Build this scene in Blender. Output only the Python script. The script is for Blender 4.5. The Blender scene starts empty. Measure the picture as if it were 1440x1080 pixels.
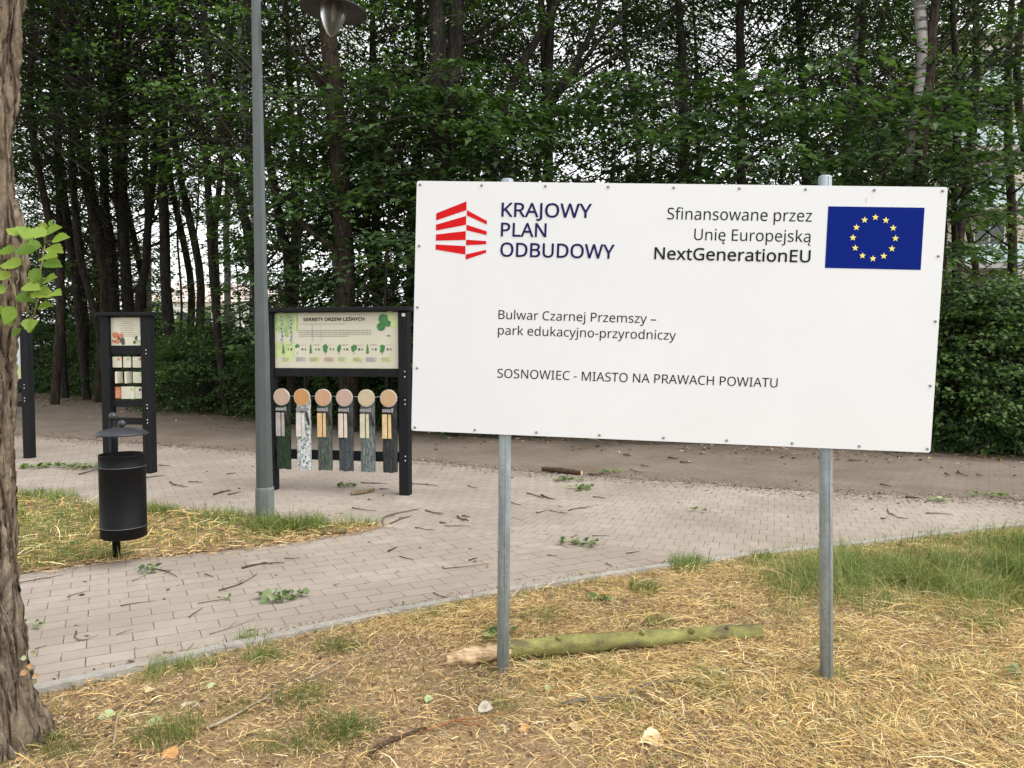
import bpy, math, random, json
import numpy as np
from mathutils import Vector, Matrix, noise as mnoise
R = math.radians
scene = bpy.context.scene
col = scene.collection

# ---------------------------------------------------------------- camera, sky, sun, exposure
HCAM, FPX, PITCH = 1.68, 1081.0, math.atan(50 / 1081.0)
cd = bpy.data.cameras.new('camera')
cam = bpy.data.objects.new('camera', cd); col.objects.link(cam)
cd.sensor_width = 36; cd.lens = 36 * FPX / 1440; cd.clip_start = 0.05; cd.clip_end = 3000
cam.location = (0, 0, HCAM); cam.rotation_euler = (R(90) - PITCH, 0, 0)
scene.camera = cam

world = bpy.data.worlds.new('World'); scene.world = world; world.use_nodes = True
wt = world.node_tree; bg = wt.nodes['Background']
sky = wt.nodes.new('ShaderNodeTexSky'); sky.sky_type = 'NISHITA'; sky.sun_disc = False
SUN_EL, SUN_AZ = R(56), R(118)          # azimuth measured clockwise from +Y: to the right, behind thin cloud
sky.sun_elevation = SUN_EL; sky.sun_rotation = SUN_AZ; sky.air_density = 1.0; sky.dust_density = 1.6; sky.ozone_density = 1.0
hs = wt.nodes.new('ShaderNodeHueSaturation'); hs.inputs['Saturation'].default_value = 0.06
wt.links.new(sky.outputs[0], hs.inputs['Color']); wt.links.new(hs.outputs[0], bg.inputs[0])
bg.inputs[1].default_value = 0.15
sl = bpy.data.lights.new('sun', 'SUN'); sl.energy = 0.5; sl.angle = R(50); sl.color = (1, .98, .95)
sun = bpy.data.objects.new('sun', sl); col.objects.link(sun)
sdir = Vector((math.sin(SUN_AZ) * math.cos(SUN_EL), math.cos(SUN_AZ) * math.cos(SUN_EL), math.sin(SUN_EL)))
sun.rotation_euler = sdir.to_track_quat('Z', 'Y').to_euler(); sun.location = (0, 0, 30)
vs = scene.view_settings
vs.view_transform = 'Standard'; vs.look = 'None'; vs.gamma = 1; vs.exposure = 1.42
scene.render.engine = 'CYCLES'
scene.cycles.max_bounces = 8; scene.cycles.transparent_max_bounces = 8; scene.cycles.use_denoising = True

# ---------------------------------------------------------------- helpers
_c, _s = math.cos(PITCH), math.sin(PITCH)
def ray(px, py):
    a = (px - 720) / FPX; u = (540 - py) / FPX
    return Vector((a, _c + u * _s, -_s + u * _c))
def at(px, py, z=0.0):                  # ground point seen at a pixel of the photograph
    d = ray(px, py); t = (z - HCAM) / d.z
    return Vector((d.x * t, d.y * t, z))
def atY(px, py, Y):                     # point at distance Y seen at a pixel
    d = ray(px, py); t = Y / d.y
    return Vector((d.x * t, Y, HCAM + d.z * t))

def link(o, parent=None):
    col.objects.link(o)
    if parent is not None: o.parent = parent
    return o
def tag(o, label=None, cat=None, group=None, kind=None):
    if label: o['label'] = label
    if cat: o['category'] = cat
    if group: o['group'] = group
    if kind: o['kind'] = kind
    return o
def empty(name, loc, rz=0.0, label=None, cat=None, group=None):
    o = bpy.data.objects.new(name, None); o.location = loc; o.rotation_euler = (0, 0, rz); o.empty_display_size = .1
    link(o); return tag(o, label, cat, group)
def copy_tree(o, parent=None):
    c = o.copy(); link(c, parent)
    for ch in list(o.children): copy_tree(ch, c)
    return c

class MB:
    """collects simple shapes with a material slot each; build() links them as ONE mesh object"""
    def __init__(s): s.v = []; s.f = []; s.m = []; s.sm = []
    def add(s, v, f, m=0, smooth=False):
        b = len(s.v); s.v += [tuple(p) for p in v]
        s.f += [tuple(i + b for i in q) for q in f]; s.m += [m] * len(f); s.sm += [smooth] * len(f)
    def box(s, a, b, m=0, M=None):
        x0, y0, z0 = a; x1, y1, z1 = b
        v = [Vector(p) for p in ((x0,y0,z0),(x1,y0,z0),(x1,y1,z0),(x0,y1,z0),(x0,y0,z1),(x1,y0,z1),(x1,y1,z1),(x0,y1,z1))]
        if M is not None: v = [M @ p for p in v]
        s.add(v, ((0,3,2,1),(4,5,6,7),(0,1,5,4),(1,2,6,5),(2,3,7,6),(3,0,4,7)), m)
    def bevbox(s, a, b, r, m=0):        # box with bevelled vertical and horizontal edges (chamfer)
        x0, y0, z0 = a; x1, y1, z1 = b; k = r
        def ring(i, z): return [(x0+k+i,y0+i,z),(x1-k-i,y0+i,z),(x1-i,y0+k+i,z),(x1-i,y1-k-i,z),(x1-k-i,y1-i,z),(x0+k+i,y1-i,z),(x0+i,y1-k-i,z),(x0+i,y0+k+i,z)]
        v = ring(k*.6, z0) + ring(0, z0+k) + ring(0, z1-k) + ring(k*.6, z1)
        f = [tuple(range(7,-1,-1)), tuple(range(24,32))]
        for L in range(3):
            for i in range(8):
                j = (i+1) % 8; f.append((L*8+i, L*8+j, L*8+8+j, L*8+8+i))
        s.add(v, f, m)
    def tube(s, pts, rad, n=8, m=0, smooth=True, cap=True):
        pts = [Vector(p) for p in pts]; N = len(pts)
        if not hasattr(rad, '__len__'): rad = [rad] * N
        up = Vector((0, 0, 1)); d0 = (pts[1] - pts[0]).normalized()
        if abs(d0.z) > .9: up = Vector((0, 1, 0))
        side = d0.cross(up).normalized(); v = []
        for i in range(N):
            d = (pts[min(i+1, N-1)] - pts[max(i-1, 0)]).normalized()
            side = (side - d * side.dot(d)).normalized(); up2 = side.cross(d)
            for k in range(n):
                a = 2 * math.pi * k / n
                v.append(pts[i] + (side * math.cos(a) + up2 * math.sin(a)) * rad[i])
        f = []
        for i in range(N-1):
            for k in range(n):
                k2 = (k+1) % n; f.append((i*n+k, i*n+k2, (i+1)*n+k2, (i+1)*n+k))
        if cap: f += [tuple(range(n-1, -1, -1)), tuple(range((N-1)*n, N*n))]
        s.add(v, f, m, smooth)
        if cap: s.sm[-1] = s.sm[-2] = False
    def lathe(s, prof, n=32, m=0, smooth=True, c=(0,0,0), closed=False):
        v = []; f = []
        for r, z in prof:
            for k in range(n):
                a = 2*math.pi*k/n; v.append((c[0]+r*math.cos(a), c[1]+r*math.sin(a), c[2]+z))
        for i in range(len(prof)-1):
            for k in range(n):
                k2 = (k+1) % n; f.append((i*n+k, i*n+k2, (i+1)*n+k2, (i+1)*n+k))
        s.add(v, f, m, smooth)
    def poly(s, pts, y, m=0):           # flat polygon in the xz plane at depth y, facing -y
        a = sum(pts[i][0]*pts[(i+1)%len(pts)][1]-pts[(i+1)%len(pts)][0]*pts[i][1] for i in range(len(pts)))
        if a < 0: pts = pts[::-1]
        s.add([(p[0], y, p[1]) for p in pts], [tuple(range(len(pts)))], m)
    def disc(s, c, r, y, m=0, n=24, ry=None):
        s.poly([(c[0]+r*math.cos(2*math.pi*k/n), c[1]+(ry or r)*math.sin(2*math.pi*k/n)) for k in range(n)], y, m)
    def build(s, name, mats, parent=None):
        if not isinstance(mats, (list, tuple)): mats = [mats]
        me = bpy.data.meshes.new(name); me.from_pydata(s.v, [], s.f)
        for mm in mats: me.materials.append(mm)
        me.polygons.foreach_set('material_index', s.m); me.polygons.foreach_set('use_smooth', s.sm); me.update()
        return link(bpy.data.objects.new(name, me), parent)

def np_mesh(name, verts, nper, faces, mats, mat_idx=None, smooth=False):
    """verts (N,3); faces (F,k) int array"""
    me = bpy.data.meshes.new(name); F, k = faces.shape
    me.vertices.add(len(verts)); me.vertices.foreach_set('co', verts.astype(np.float32).ravel())
    me.loops.add(F*k); me.loops.foreach_set('vertex_index', faces.astype(np.int32).ravel())
    me.polygons.add(F); me.polygons.foreach_set('loop_start', np.arange(0, F*k, k, dtype=np.int32))
    me.polygons.foreach_set('loop_total', np.full(F, k, np.int32))
    for mm in (mats if isinstance(mats, (list, tuple)) else [mats]): me.materials.append(mm)
    if mat_idx is not None: me.polygons.foreach_set('material_index', mat_idx.astype(np.int32))
    if smooth: me.polygons.foreach_set('use_smooth', np.ones(F, bool))
    me.update(calc_edges=True); me.validate()
    return me

# ---------------------------------------------------------------- materials
def nmat(name):
    m = bpy.data.materials.new(name); m.use_nodes = True
    t = m.node_tree; return m, t, t.nodes['Principled BSDF']
def N(t, kind, **kw):
    n = t.nodes.new('ShaderNode' + kind)
    for k, v in kw.items():
        if k in n.inputs: n.inputs[k].default_value = v
        else: setattr(n, k, v)
    return n
def mixc(t, fac, a, b, mode='MIX'):
    n = t.nodes.new('ShaderNodeMix'); n.data_type = 'RGBA'; n.blend_type = mode
    for i, x in ((0, fac), (6, a), (7, b)):
        if hasattr(x, 'links'): t.links.new(x, n.inputs[i])
        elif i == 0: n.inputs[0].default_value = x
        else: n.inputs[i].default_value = (*x, 1)
    return n.outputs[2]
def ramp(t, src, stops):
    n = t.nodes.new('ShaderNodeValToRGB'); e = n.color_ramp.elements
    while len(e) < len(stops): e.new(.5)
    for q, (p, c) in zip(e, stops): q.position = p; q.color = (*c, 1) if hasattr(c, '__len__') else (c, c, c, 1)
    t.links.new(src, n.inputs[0]); return n.outputs[0]
def coords(t, scale=(1,1,1), rot=(0,0,0), loc=(0,0,0), kind='Object'):
    tc = t.nodes.new('ShaderNodeTexCoord'); mp = t.nodes.new('ShaderNodeMapping')
    mp.inputs['Scale'].default_value = scale; mp.inputs['Rotation'].default_value = rot; mp.inputs['Location'].default_value = loc
    t.links.new(tc.outputs[kind], mp.inputs[0]); return mp.outputs[0]
def noise_tex(t, vec, scale, detail=4, rough=.55):
    n = N(t, 'TexNoise', Scale=scale, Detail=detail, Roughness=rough); t.links.new(vec, n.inputs['Vector']); return n.outputs[0]
def bump(t, b, h, strength, dist):
    n = N(t, 'Bump', Strength=strength, Distance=dist); t.links.new(h, n.inputs['Height']); t.links.new(n.outputs[0], b.inputs['Normal']); return n

def plain(name, c, rough=.5, metal=0.0, var=.12, scale=8, bumps=0.0, bscale=60, spec=.5):
    m, t, b = nmat(name); v = coords(t)
    f = noise_tex(t, v, scale, 5)
    t.links.new(mixc(t, ramp(t, f, [(.3, 0.0), (.7, 1.0)]), tuple(x*(1-var) for x in c), tuple(min(1, x*(1+var)) for x in c)), b.inputs['Base Color'])
    b.inputs['Roughness'].default_value = rough; b.inputs['Metallic'].default_value = metal
    b.inputs['Specular IOR Level'].default_value = spec
    if bumps: bump(t, b, noise_tex(t, v, bscale, 6), bumps, .01)
    return m

def paving_mat(name, ang, bw, rh, c1, c2, cm, stain, joint=.85, off=.5):
    m, t, b = nmat(name)
    v = coords(t, rot=(0, 0, -ang))
    wob = noise_tex(t, v, 3.0, 2); 
    br = N(t, 'TexBrick', Scale=1.0); br.offset = off
    br.inputs['Mortar Size'].default_value = .0035; br.inputs['Mortar Smooth'].default_value = .3
    br.inputs['Brick Width'].default_value = bw; br.inputs['Row Height'].default_value = rh; br.inputs['Bias'].default_value = 0
    br.inputs['Color1'].default_value = (*c1, 1); br.inputs['Color2'].default_value = (*c2, 1); br.inputs['Mortar'].default_value = (*c1, 1)
    t.links.new(v, br.inputs['Vector'])
    big = noise_tex(t, v, .9, 5); fine = noise_tex(t, v, 140, 3); mid = noise_tex(t, v, 11, 5, .65)
    base = mixc(t, ramp(t, fine, [(.3, 0.0), (.75, .5)]), br.outputs[0], tuple(x*.72 for x in c1))
    base = mixc(t, ramp(t, mid, [(.35, 0.0), (.8, .35)]), base, tuple(x*.78 for x in stain))
    base = mixc(t, ramp(t, big, [(.40, 0.0), (.66, .95)]), base, tuple(x*.9 for x in stain))
    sp = noise_tex(t, v, 38, 6, .75); base = mixc(t, ramp(t, sp, [(.60, 0.0), (.72, .55)]), base, tuple(x*.5 for x in stain)); base = mixc(t, ramp(t, noise_tex(t, v, 2.3, 3), [(.6, 0.0), (.75, .35)]), base, tuple(min(1, x*1.25) for x in c1))
    jv = t.nodes.new('ShaderNodeMath'); jv.operation = 'MULTIPLY'
    t.links.new(br.outputs['Fac'], jv.inputs[0]); t.links.new(ramp(t, noise_tex(t, v, 4.5, 4), [(.33, joint*.25), (.62, joint)]), jv.inputs[1])
    base = mixc(t, jv.outputs[0], base, cm)
    t.links.new(base, b.inputs['Base Color']); b.inputs['Roughness'].default_value = .9; b.inputs['Specular IOR Level'].default_value = .25
    inv = t.nodes.new('ShaderNodeMath'); inv.operation = 'MULTIPLY_ADD'; inv.inputs[1].default_value = -1.0
    t.links.new(br.outputs['Fac'], inv.inputs[0])
    sc = t.nodes.new('ShaderNodeMath'); sc.operation = 'MULTIPLY'; sc.inputs[1].default_value = .5; t.links.new(fine, sc.inputs[0])
    t.links.new(sc.outputs[0], inv.inputs[2])
    bump(t, b, inv.outputs[0], .5, .006)
    return m

def island_mat(name, stops, rough=.7, transl=0.0, tcol=None, spec=.3, objvar=0.0):
    """colour drawn per loose piece (straw, blade, leaf)"""
    m, t, b = nmat(name)
    g = t.nodes.new('ShaderNodeNewGeometry')
    c = ramp(t, g.outputs['Random Per Island'], stops)
    if objvar:
        oi = t.nodes.new('ShaderNodeObjectInfo'); h = t.nodes.new('ShaderNodeHueSaturation')
        vv = t.nodes.new('ShaderNodeMapRange'); vv.inputs[3].default_value = 1-objvar; vv.inputs[4].default_value = 1+objvar
        t.links.new(oi.outputs['Random'], vv.inputs[0]); t.links.new(vv.outputs[0], h.inputs['Value'])
        t.links.new(c, h.inputs['Color']); c = h.outputs[0]
    t.links.new(c, b.inputs['Base Color']); b.inputs['Roughness'].default_value = rough; b.inputs['Specular IOR Level'].default_value = spec
    if transl:
        tr = t.nodes.new('ShaderNodeBsdfTranslucent'); ms = t.nodes.new('ShaderNodeMixShader'); ms.inputs[0].default_value = transl
        t.links.new(mixc(t, 1.0, c, tcol or (1, 1, 1), 'MULTIPLY'), tr.inputs[0])
        out = t.nodes['Material Output']
        t.links.new(b.outputs[0], ms.inputs[1]); t.links.new(tr.outputs[0], ms.inputs[2]); t.links.new(ms.outputs[0], out.inputs[0])
    return m

def bark_mat(name, dark, light, sx=14, sz=2.2, bumpd=.02, moss=None, stren=.8):
    m, t, b = nmat(name)
    v = coords(t, scale=(sx, sx, sz))
    n1 = noise_tex(t, v, 1.0, 8, .62)
    vo = N(t, 'TexVoronoi', Scale=1.4); vo.feature = 'DISTANCE_TO_EDGE'; t.links.new(v, vo.inputs['Vector'])
    c = ramp(t, n1, [(.32, dark), (.68, light)])
    c = mixc(t, ramp(t, vo.outputs[0], [(0, .75), (.12, 0.0)]), c, tuple(x*.45 for x in dark))
    if moss:
        v2 = coords(t, scale=(1, 1, 1)); c = mixc(t, ramp(t, noise_tex(t, v2, 2.5, 5), [(.5, 0.0), (.7, .6)]), c, moss)
    t.links.new(c, b.inputs['Base Color']); b.inputs['Roughness'].default_value = .95; b.inputs['Specular IOR Level'].default_value = .15
    mm = t.nodes.new('ShaderNodeMath'); mm.operation = 'MULTIPLY_ADD'; mm.inputs[1].default_value = .6
    t.links.new(n1, mm.inputs[0]); t.links.new(vo.outputs[0], mm.inputs[2]); bump(t, b, mm.outputs[0], stren, bumpd)
    return m
def birch_mat():
    m, t, b = nmat('birch_bark')
    v = coords(t, scale=(2.5, 2.5, 16)); n = noise_tex(t, v, 1.0, 6, .7)
    v2 = coords(t); n2 = noise_tex(t, v2, 1.2, 3)
    c = ramp(t, n, [(.40, (.03, .027, .024)), (.5, (.36, .34, .31))])
    c = mixc(t, ramp(t, n2, [(.45, 0.0), (.7, .7)]), c, (.14, .13, .11))
    t.links.new(c, b.inputs['Base Color']); b.inputs['Roughness'].default_value = .8
    return m
def galvanised(name, c):
    m, t, b = nmat(name); v = coords(t, scale=(30, 30, 6))
    n = noise_tex(t, v, 1.0, 6); v2 = coords(t); vo = N(t, 'TexVoronoi', Scale=70); t.links.new(v2, vo.inputs['Vector'])
    k = mixc(t, .35, ramp(t, n, [(.3, tuple(x*.75 for x in c)), (.7, tuple(x*1.2 for x in c))]), ramp(t, vo.outputs['Color'], [(0, .25), (1, .75)]), 'SOFT_LIGHT')
    h = t.nodes.new('ShaderNodeHueSaturation'); h.inputs['Saturation'].default_value = .75; t.links.new(k, h.inputs['Color'])
    t.links.new(h.outputs[0], b.inputs['Base Color']); b.inputs['Metallic'].default_value = .15; b.inputs['Roughness'].default_value = .42
    return m

rng = np.random.default_rng(7); random.seed(7)
def vnoise(x, y, s, seed=0):
    """smooth value noise, numpy, 0..1"""
    r = np.random.default_rng(seed).random((64, 64)); x = np.asarray(x)*s; y = np.asarray(y)*s
    xi = np.floor(x).astype(int); yi = np.floor(y).astype(int); fx = x-xi; fy = y-yi
    fx = fx*fx*(3-2*fx); fy = fy*fy*(3-2*fy)
    g = lambda a, b: r[a % 64, b % 64]
    return (g(xi,yi)*(1-fx)+g(xi+1,yi)*fx)*(1-fy)+(g(xi,yi+1)*(1-fx)+g(xi+1,yi+1)*fx)*fy

# ---------------------------------------------------------------- the setting
KERB = [(-14,-5.2),(-6.2,.75),(-4,2.42),(-3.1,3.1),(-2.34,3.68),(-1.33,4.42),(-.38,5.05),(.6,5.56),(1.56,5.98),(3.1,6.55),(4.84,7.2),(7,8.0),(10,9.15),(16,11.6)]
kx = np.array([p[0] for p in KERB]); ky = np.array([p[1] for p in KERB])
def kerb_y(x): return np.interp(x, kx, ky)
ISL = [(-8.0,3.2),(-3.68,5.6),(-3.09,5.98),(-2.4,6.27),(-1.95,6.52),(-1.55,6.82),(-1.3,7.1),(-1.5,7.16),(-1.85,7.1),(-2.73,7.5),(-3.5,7.75),(-4.34,8.0),(-5.65,8.59),(-8,9.7)]
FAR = [(-30,24),(-18,18.6),(-9.72,14.8),(-3.6,12.05),(-1.26,11.3),(.28,10.3),(3.2,9.02),(5.6,8.35),(8.5,7.9)]
VEG = [(-40,48),(-23.5,33),(-15,26.5),(-11.5,24.2),(-7.1,20.2),(-2,16.4),(3,14.2),(7,12.65),(8.1,12.05),(14,10.6),(22,9.5)]
vx = np.array([p[0] for p in VEG]); vy = np.array([p[1] for p in VEG])
def veg_y(x): return np.interp(x, vx, vy)

# ground: one sheet to the horizon, woodland soil near, pale meadow far off
mg, t, b = nmat('woodland_soil'); v = coords(t)
c = ramp(t, noise_tex(t, v, 1.3, 8, .65), [(.3, (.035,.026,.018)), (.55, (.075,.055,.035)), (.75, (.05,.06,.022))])
t.links.new(c, b.inputs['Base Color']); b.inputs['Roughness'].default_value = 1; bump(t, b, noise_tex(t, v, 9, 6), .8, .05)
def strip(name, lo, hi, z, mat, kind='structure'):
    n = len(lo); m = MB(); m.add([(x,y,z) for x,y in lo]+[(x,y,z) for x,y in hi], [(i,i+1,n+i+1,n+i) for i in range(n-1)])
    return tag(m.build(name, mat), kind=kind)
m = MB(); m.add([(-900,-300,0),(900,-300,0),(900,1500,0),(-900,1500,0)], [(0,1,2,3)])
tag(m.build('ground', mg), kind='structure')
mead, t, b = nmat('meadow'); v = coords(t)
t.links.new(ramp(t, noise_tex(t, v, .25, 6), [(.35,(.12,.16,.05)),(.65,(.2,.22,.09))]), b.inputs['Base Color']); b.inputs['Roughness'].default_value = 1
m = MB(); m.add([(-300,46,.004),(300,46,.004),(300,400,.004),(-300,400,.004)], [(0,1,2,3)]); tag(m.build('meadow', mead), kind='structure')

# shaded far path, then the two paving sheets, then kerb and verges
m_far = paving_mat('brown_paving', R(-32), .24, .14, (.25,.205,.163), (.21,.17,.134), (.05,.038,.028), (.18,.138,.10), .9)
m_near = paving_mat('grey_paving', R(28), .235, .142, (.415,.36,.303), (.36,.307,.256), (.07,.055,.042), (.315,.262,.21), .95)
m_mid = paving_mat('grey_paving_cross', R(-19), .125, .205, (.415,.36,.303), (.36,.31,.259), (.08,.063,.048), (.31,.26,.208), .9)
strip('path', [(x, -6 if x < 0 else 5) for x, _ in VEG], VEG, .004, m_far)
earth = plain('path_litter', (.10,.07,.048), .95, var=.45, scale=3, bumps=.6, bscale=30)
def vedge(w, seed):
    xs = np.linspace(-38, 20, 200); y = veg_y(xs)
    wv = w*(.4+1.2*vnoise(xs, xs*0, .9, seed))*np.clip((y-6)/9, .4, 2.2)
    return list(zip(xs, y-wv)), list(zip(xs, y+.3))
a_, b_ = vedge(1.0, 5); strip('path_edge', a_, b_, .008, earth)
# near paving: between kerb and FAR line, divided along the straight joint that ends at the kerb
xs = np.array(sorted(set(list(np.linspace(-14, 8.3, 60)))))
fx_ = np.array([p[0] for p in FAR]); fy_ = np.array([p[1] for p in FAR])
def far_y(x): return np.interp(x, fx_, fy_) + .10*(vnoise(x, x*0, 1.3, 3)-.5)
JA, JB = Vector((-1.3, 7.18)), Vector((1.62, 6.12))
def joint_y(x): return JA.y + (x-JA.x)*(JB.y-JA.y)/(JB.x-JA.x)
x1 = np.linspace(-14, -1.3, 40); x2 = np.linspace(-1.3, 1.55, 20); x3 = np.linspace(1.55, 8.4, 30)
strip('pavement', [(x, kerb_y(x)) for x in np.r_[x1, x2]], [(x, far_y(x)) for x in x1]+[(x, joint_y(x)) for x in x2], .012, m_near)
strip('pavement', [(x, joint_y(x)) for x in x2]+[(x, kerb_y(x)) for x in x3], [(x, max(far_y(x), kerb_y(x))) for x in np.r_[x2, x3]], .012, m_mid)
# kerb strip: narrow concrete edging stones, 1 m long each, one band
mk, t, b = nmat('kerb_concrete'); v = coords(t)
ck = ramp(t, noise_tex(t, v, 9, 7), [(.3,(.27,.245,.215)),(.7,(.40,.37,.33))])
t.links.new(ck, b.inputs['Base Color']); b.inputs['Roughness'].default_value = .95; bump(t, b, noise_tex(t, v, 90, 4), .4, .005)
m = MB(); dist = 0
kxs = np.linspace(-13, 15, 57)
pts = [(x, kerb_y(x)) for x in np.linspace(-13, 14, 1200)]; acc = [0.0]
for i in range(1, len(pts)): acc.append(acc[-1]+math.dist(pts[i], pts[i-1]))
def kp(d): return np.interp(d, acc, [p[0] for p in pts]), np.interp(d, acc, [p[1] for p in pts])
d = 0.3; rk = random.Random(2)
while d < acc[-1]-1.1:
    a = Vector((*kp(d+.004), 0)); e = Vector((*kp(d+.996), 0)); u = (e-a).normalized(); n_ = Vector((u.y, -u.x, 0))
    h = .040+rk.uniform(-.004, .004); o1 = rk.uniform(-.003, .003)
    v4 = [a+n_*o1, a+n_*(.07+o1), e+n_*(.07+o1), e+n_*o1]
    m.add([(p.x,p.y,-.05) for p in v4]+[(p.x,p.y,h) for p in v4], [(4,5,6,7),(0,1,5,4),(1,2,6,5),(2,3,7,6),(3,0,4,7)]); d += 1.0
tag(m.build('kerb', mk), kind='structure')

ms, t, b = nmat('dry_soil'); v = coords(t)
c = ramp(t, noise_tex(t, v, 2.2, 8, .6), [(.30,(.21,.14,.08)),(.47,(.36,.24,.13)),(.65,(.50,.345,.17)),(.8,(.58,.41,.19))])
c = mixc(t, ramp(t, noise_tex(t, v, 55, 6, .7), [(.35, .6), (.6, 0.0)]), c, (.11,.07,.045))
t.links.new(c, b.inputs['Base Color']); b.inputs['Roughness'].default_value = 1; bump(t, b, noise_tex(t, v, 40, 8, .7), .9, .03)
def verge_h(x, y):
    e = np.clip((kerb_y(x)-y)/.5, 0, 1); return .006 + e*(.035*vnoise(x, y, 1.7, 11)+.012*vnoise(x, y, 7, 12))
nx, ny = 150, 110
gx = np.linspace(-6, 9, nx); tt = np.linspace(0, 1, ny)
V = np.array([[(x, -1.0+(kerb_y(x)-.058+1.0)*s) for s in tt] for x in gx])
Z = verge_h(V[..., 0], V[..., 1]); VV = np.concatenate([V, Z[..., None]], -1).reshape(-1, 3)
ii, jj = np.meshgrid(np.arange(nx-1), np.arange(ny-1), indexing='ij'); q = (ii*ny+jj).ravel()
me = np_mesh('verge', VV, 4, np.stack([q, q+ny, q+ny+1, q+1], 1), ms, smooth=True)
tag(link(bpy.data.objects.new('verge_ground', me)), kind='structure')
m = MB(); m.add([(x,y,.022) for x,y in ISL], [tuple(range(len(ISL)))]); tag(m.build('island_ground', ms), kind='structure')

# ---------------------------------------------------------------- straw and grass
def ribbons(base, head, L, w, lift, curl, npt=5, flat=True):
    n = len(base); s = np.linspace(0, 1, npt)[None, :]
    ang = head[:, None] + curl[:, None]*(s-.5); dx = np.cos(ang); dy = np.sin(ang)
    st = L[:, None]/(npt-1)
    X = base[:, 0:1]+np.cumsum(dx*st, 1); Y = base[:, 1:2]+np.cumsum(dy*st, 1)
    Zc = base[:, 2:3]+lift[:, 0:1]+lift[:, 1:2]*np.sin(np.pi*s)+lift[:, 2:3]*s
    sx, sy = -dy*w[:, None]/2, dx*w[:, None]/2; tap = np.where(s < .9, 1, .3); tilt = (rng.random((n,1))-.5)*w[:, None]*1.4
    A = np.stack([X+sx*tap, Y+sy*tap, Zc+tilt/2], -1); B = np.stack([X-sx*tap, Y-sy*tap, Zc-tilt/2], -1)
    V = np.stack([A, B], 2).reshape(-1, 3)
    o = (np.arange(n)*npt*2)[:, None]+np.arange(npt-1)[None, :]*2
    F = np.stack([o, o+1, o+3, o+2], -1).reshape(-1, 4)
    return V, F
def sample_verge(n, x0=-4.2, x1=6.5, ymin=2.0):
    out = []
    while len(out) < n:
        x = rng.uniform(x0, x1, n); y = ymin+(kerb_y(x)-.02-ymin)*rng.random(n)
        ok = (np.abs(x) < .80*y+.5) & (y > ymin) & (rng.random(n) < np.clip((3.6/np.maximum(y, .1))**.8, 0, 1)*np.clip((kerb_y(x)-ymin)/4, .05, 1))
        out += list(zip(x[ok], y[ok]))
    return np.array(out[:n])
def straw_density(x, y):
    d = vnoise(x, y, 1.1, 21)*.55+vnoise(x, y, 3.1, 22)*.45
    d = d + .22*np.clip((x+.2)/1.2, -1, 1) - .25*np.exp(-((x+.9)**2/.9+(y-3.35)**2/.25)) + .3*np.exp(-((x-1.9)**2/.5+(y-4.1)**2/.25))
    return np.clip((d-.40)*2.1, .10, 1)
chaff_m = island_mat('chaff', [(0,(.16,.10,.05)),(.3,(.34,.20,.09)),(.6,(.58,.385,.165)),(.85,(.76,.55,.27)),(1,(.82,.68,.46))], .85, spec=.2)
A_LOG, B_LOG = np.array(at(628,944))[:2], np.array(at(1068,907))[:2]
straw_m = island_mat('straw', [(0,(.13,.075,.038)),(.22,(.36,.215,.085)),(.46,(.68,.45,.165)),(.72,(.86,.63,.265)),(.86,(.90,.77,.48)),(.90,(.34,.31,.11)),(1,(.21,.25,.07))], .75, spec=.2)
P = sample_verge(200000); keep = rng.random(len(P)) < straw_density(P[:, 0], P[:, 1]); P = P[keep]
n = len(P); base = np.c_[P, verge_h(P[:, 0], P[:, 1])]
flow = 2*np.pi*vnoise(P[:, 0], P[:, 1], .9, 31)
head = np.where(rng.random(n) < .4, flow+rng.normal(0, .6, n), rng.random(n)*6.283)
L = np.clip(rng.lognormal(-2.95, .60, n), .02, .34); w = rng.uniform(.0007, .0023, n)*np.where(rng.random(n) < .06, 1.8, 1)
lift = np.c_[rng.uniform(.002, .028, n), L*rng.uniform(-.02, .16, n), L*rng.normal(.02, .12, n).clip(-.03, .4)]
lg = (A_LOG, B_LOG); u_ = (lg[1]-lg[0])/np.linalg.norm(lg[1]-lg[0]); dd_ = np.abs((P-lg[0])@np.array([-u_[1], u_[0]])); al = (P-lg[0])@u_; nl_ = ~((dd_ < .05) & (al > -.3) & (al < 1.5) & (L > .0)); base, head, L, w, lift = base[nl_], head[nl_], L[nl_], w[nl_], lift[nl_]; n = len(L)
V, F = ribbons(base, head, L, w, lift, rng.normal(0, .28, n))
# keep straw off the paving: pull in what crosses the kerb by more than a few centimetres
over = V[:, 1]-(kerb_y(V[:, 0])-.062+.06*(vnoise(V[:, 0], V[:, 1]*0, 3.0, 77)-.4)); bad = np.unique((np.arange(len(V))//10)[over > 0])
good = ~np.isin(np.arange(len(F))//4, bad); F = F[good]
tag(link(bpy.data.objects.new('dry_grass', np_mesh('dry_grass', V, 4, F, straw_m))), 'flattened dry straw lying over the front verge', 'dry grass', kind='stuff')
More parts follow.
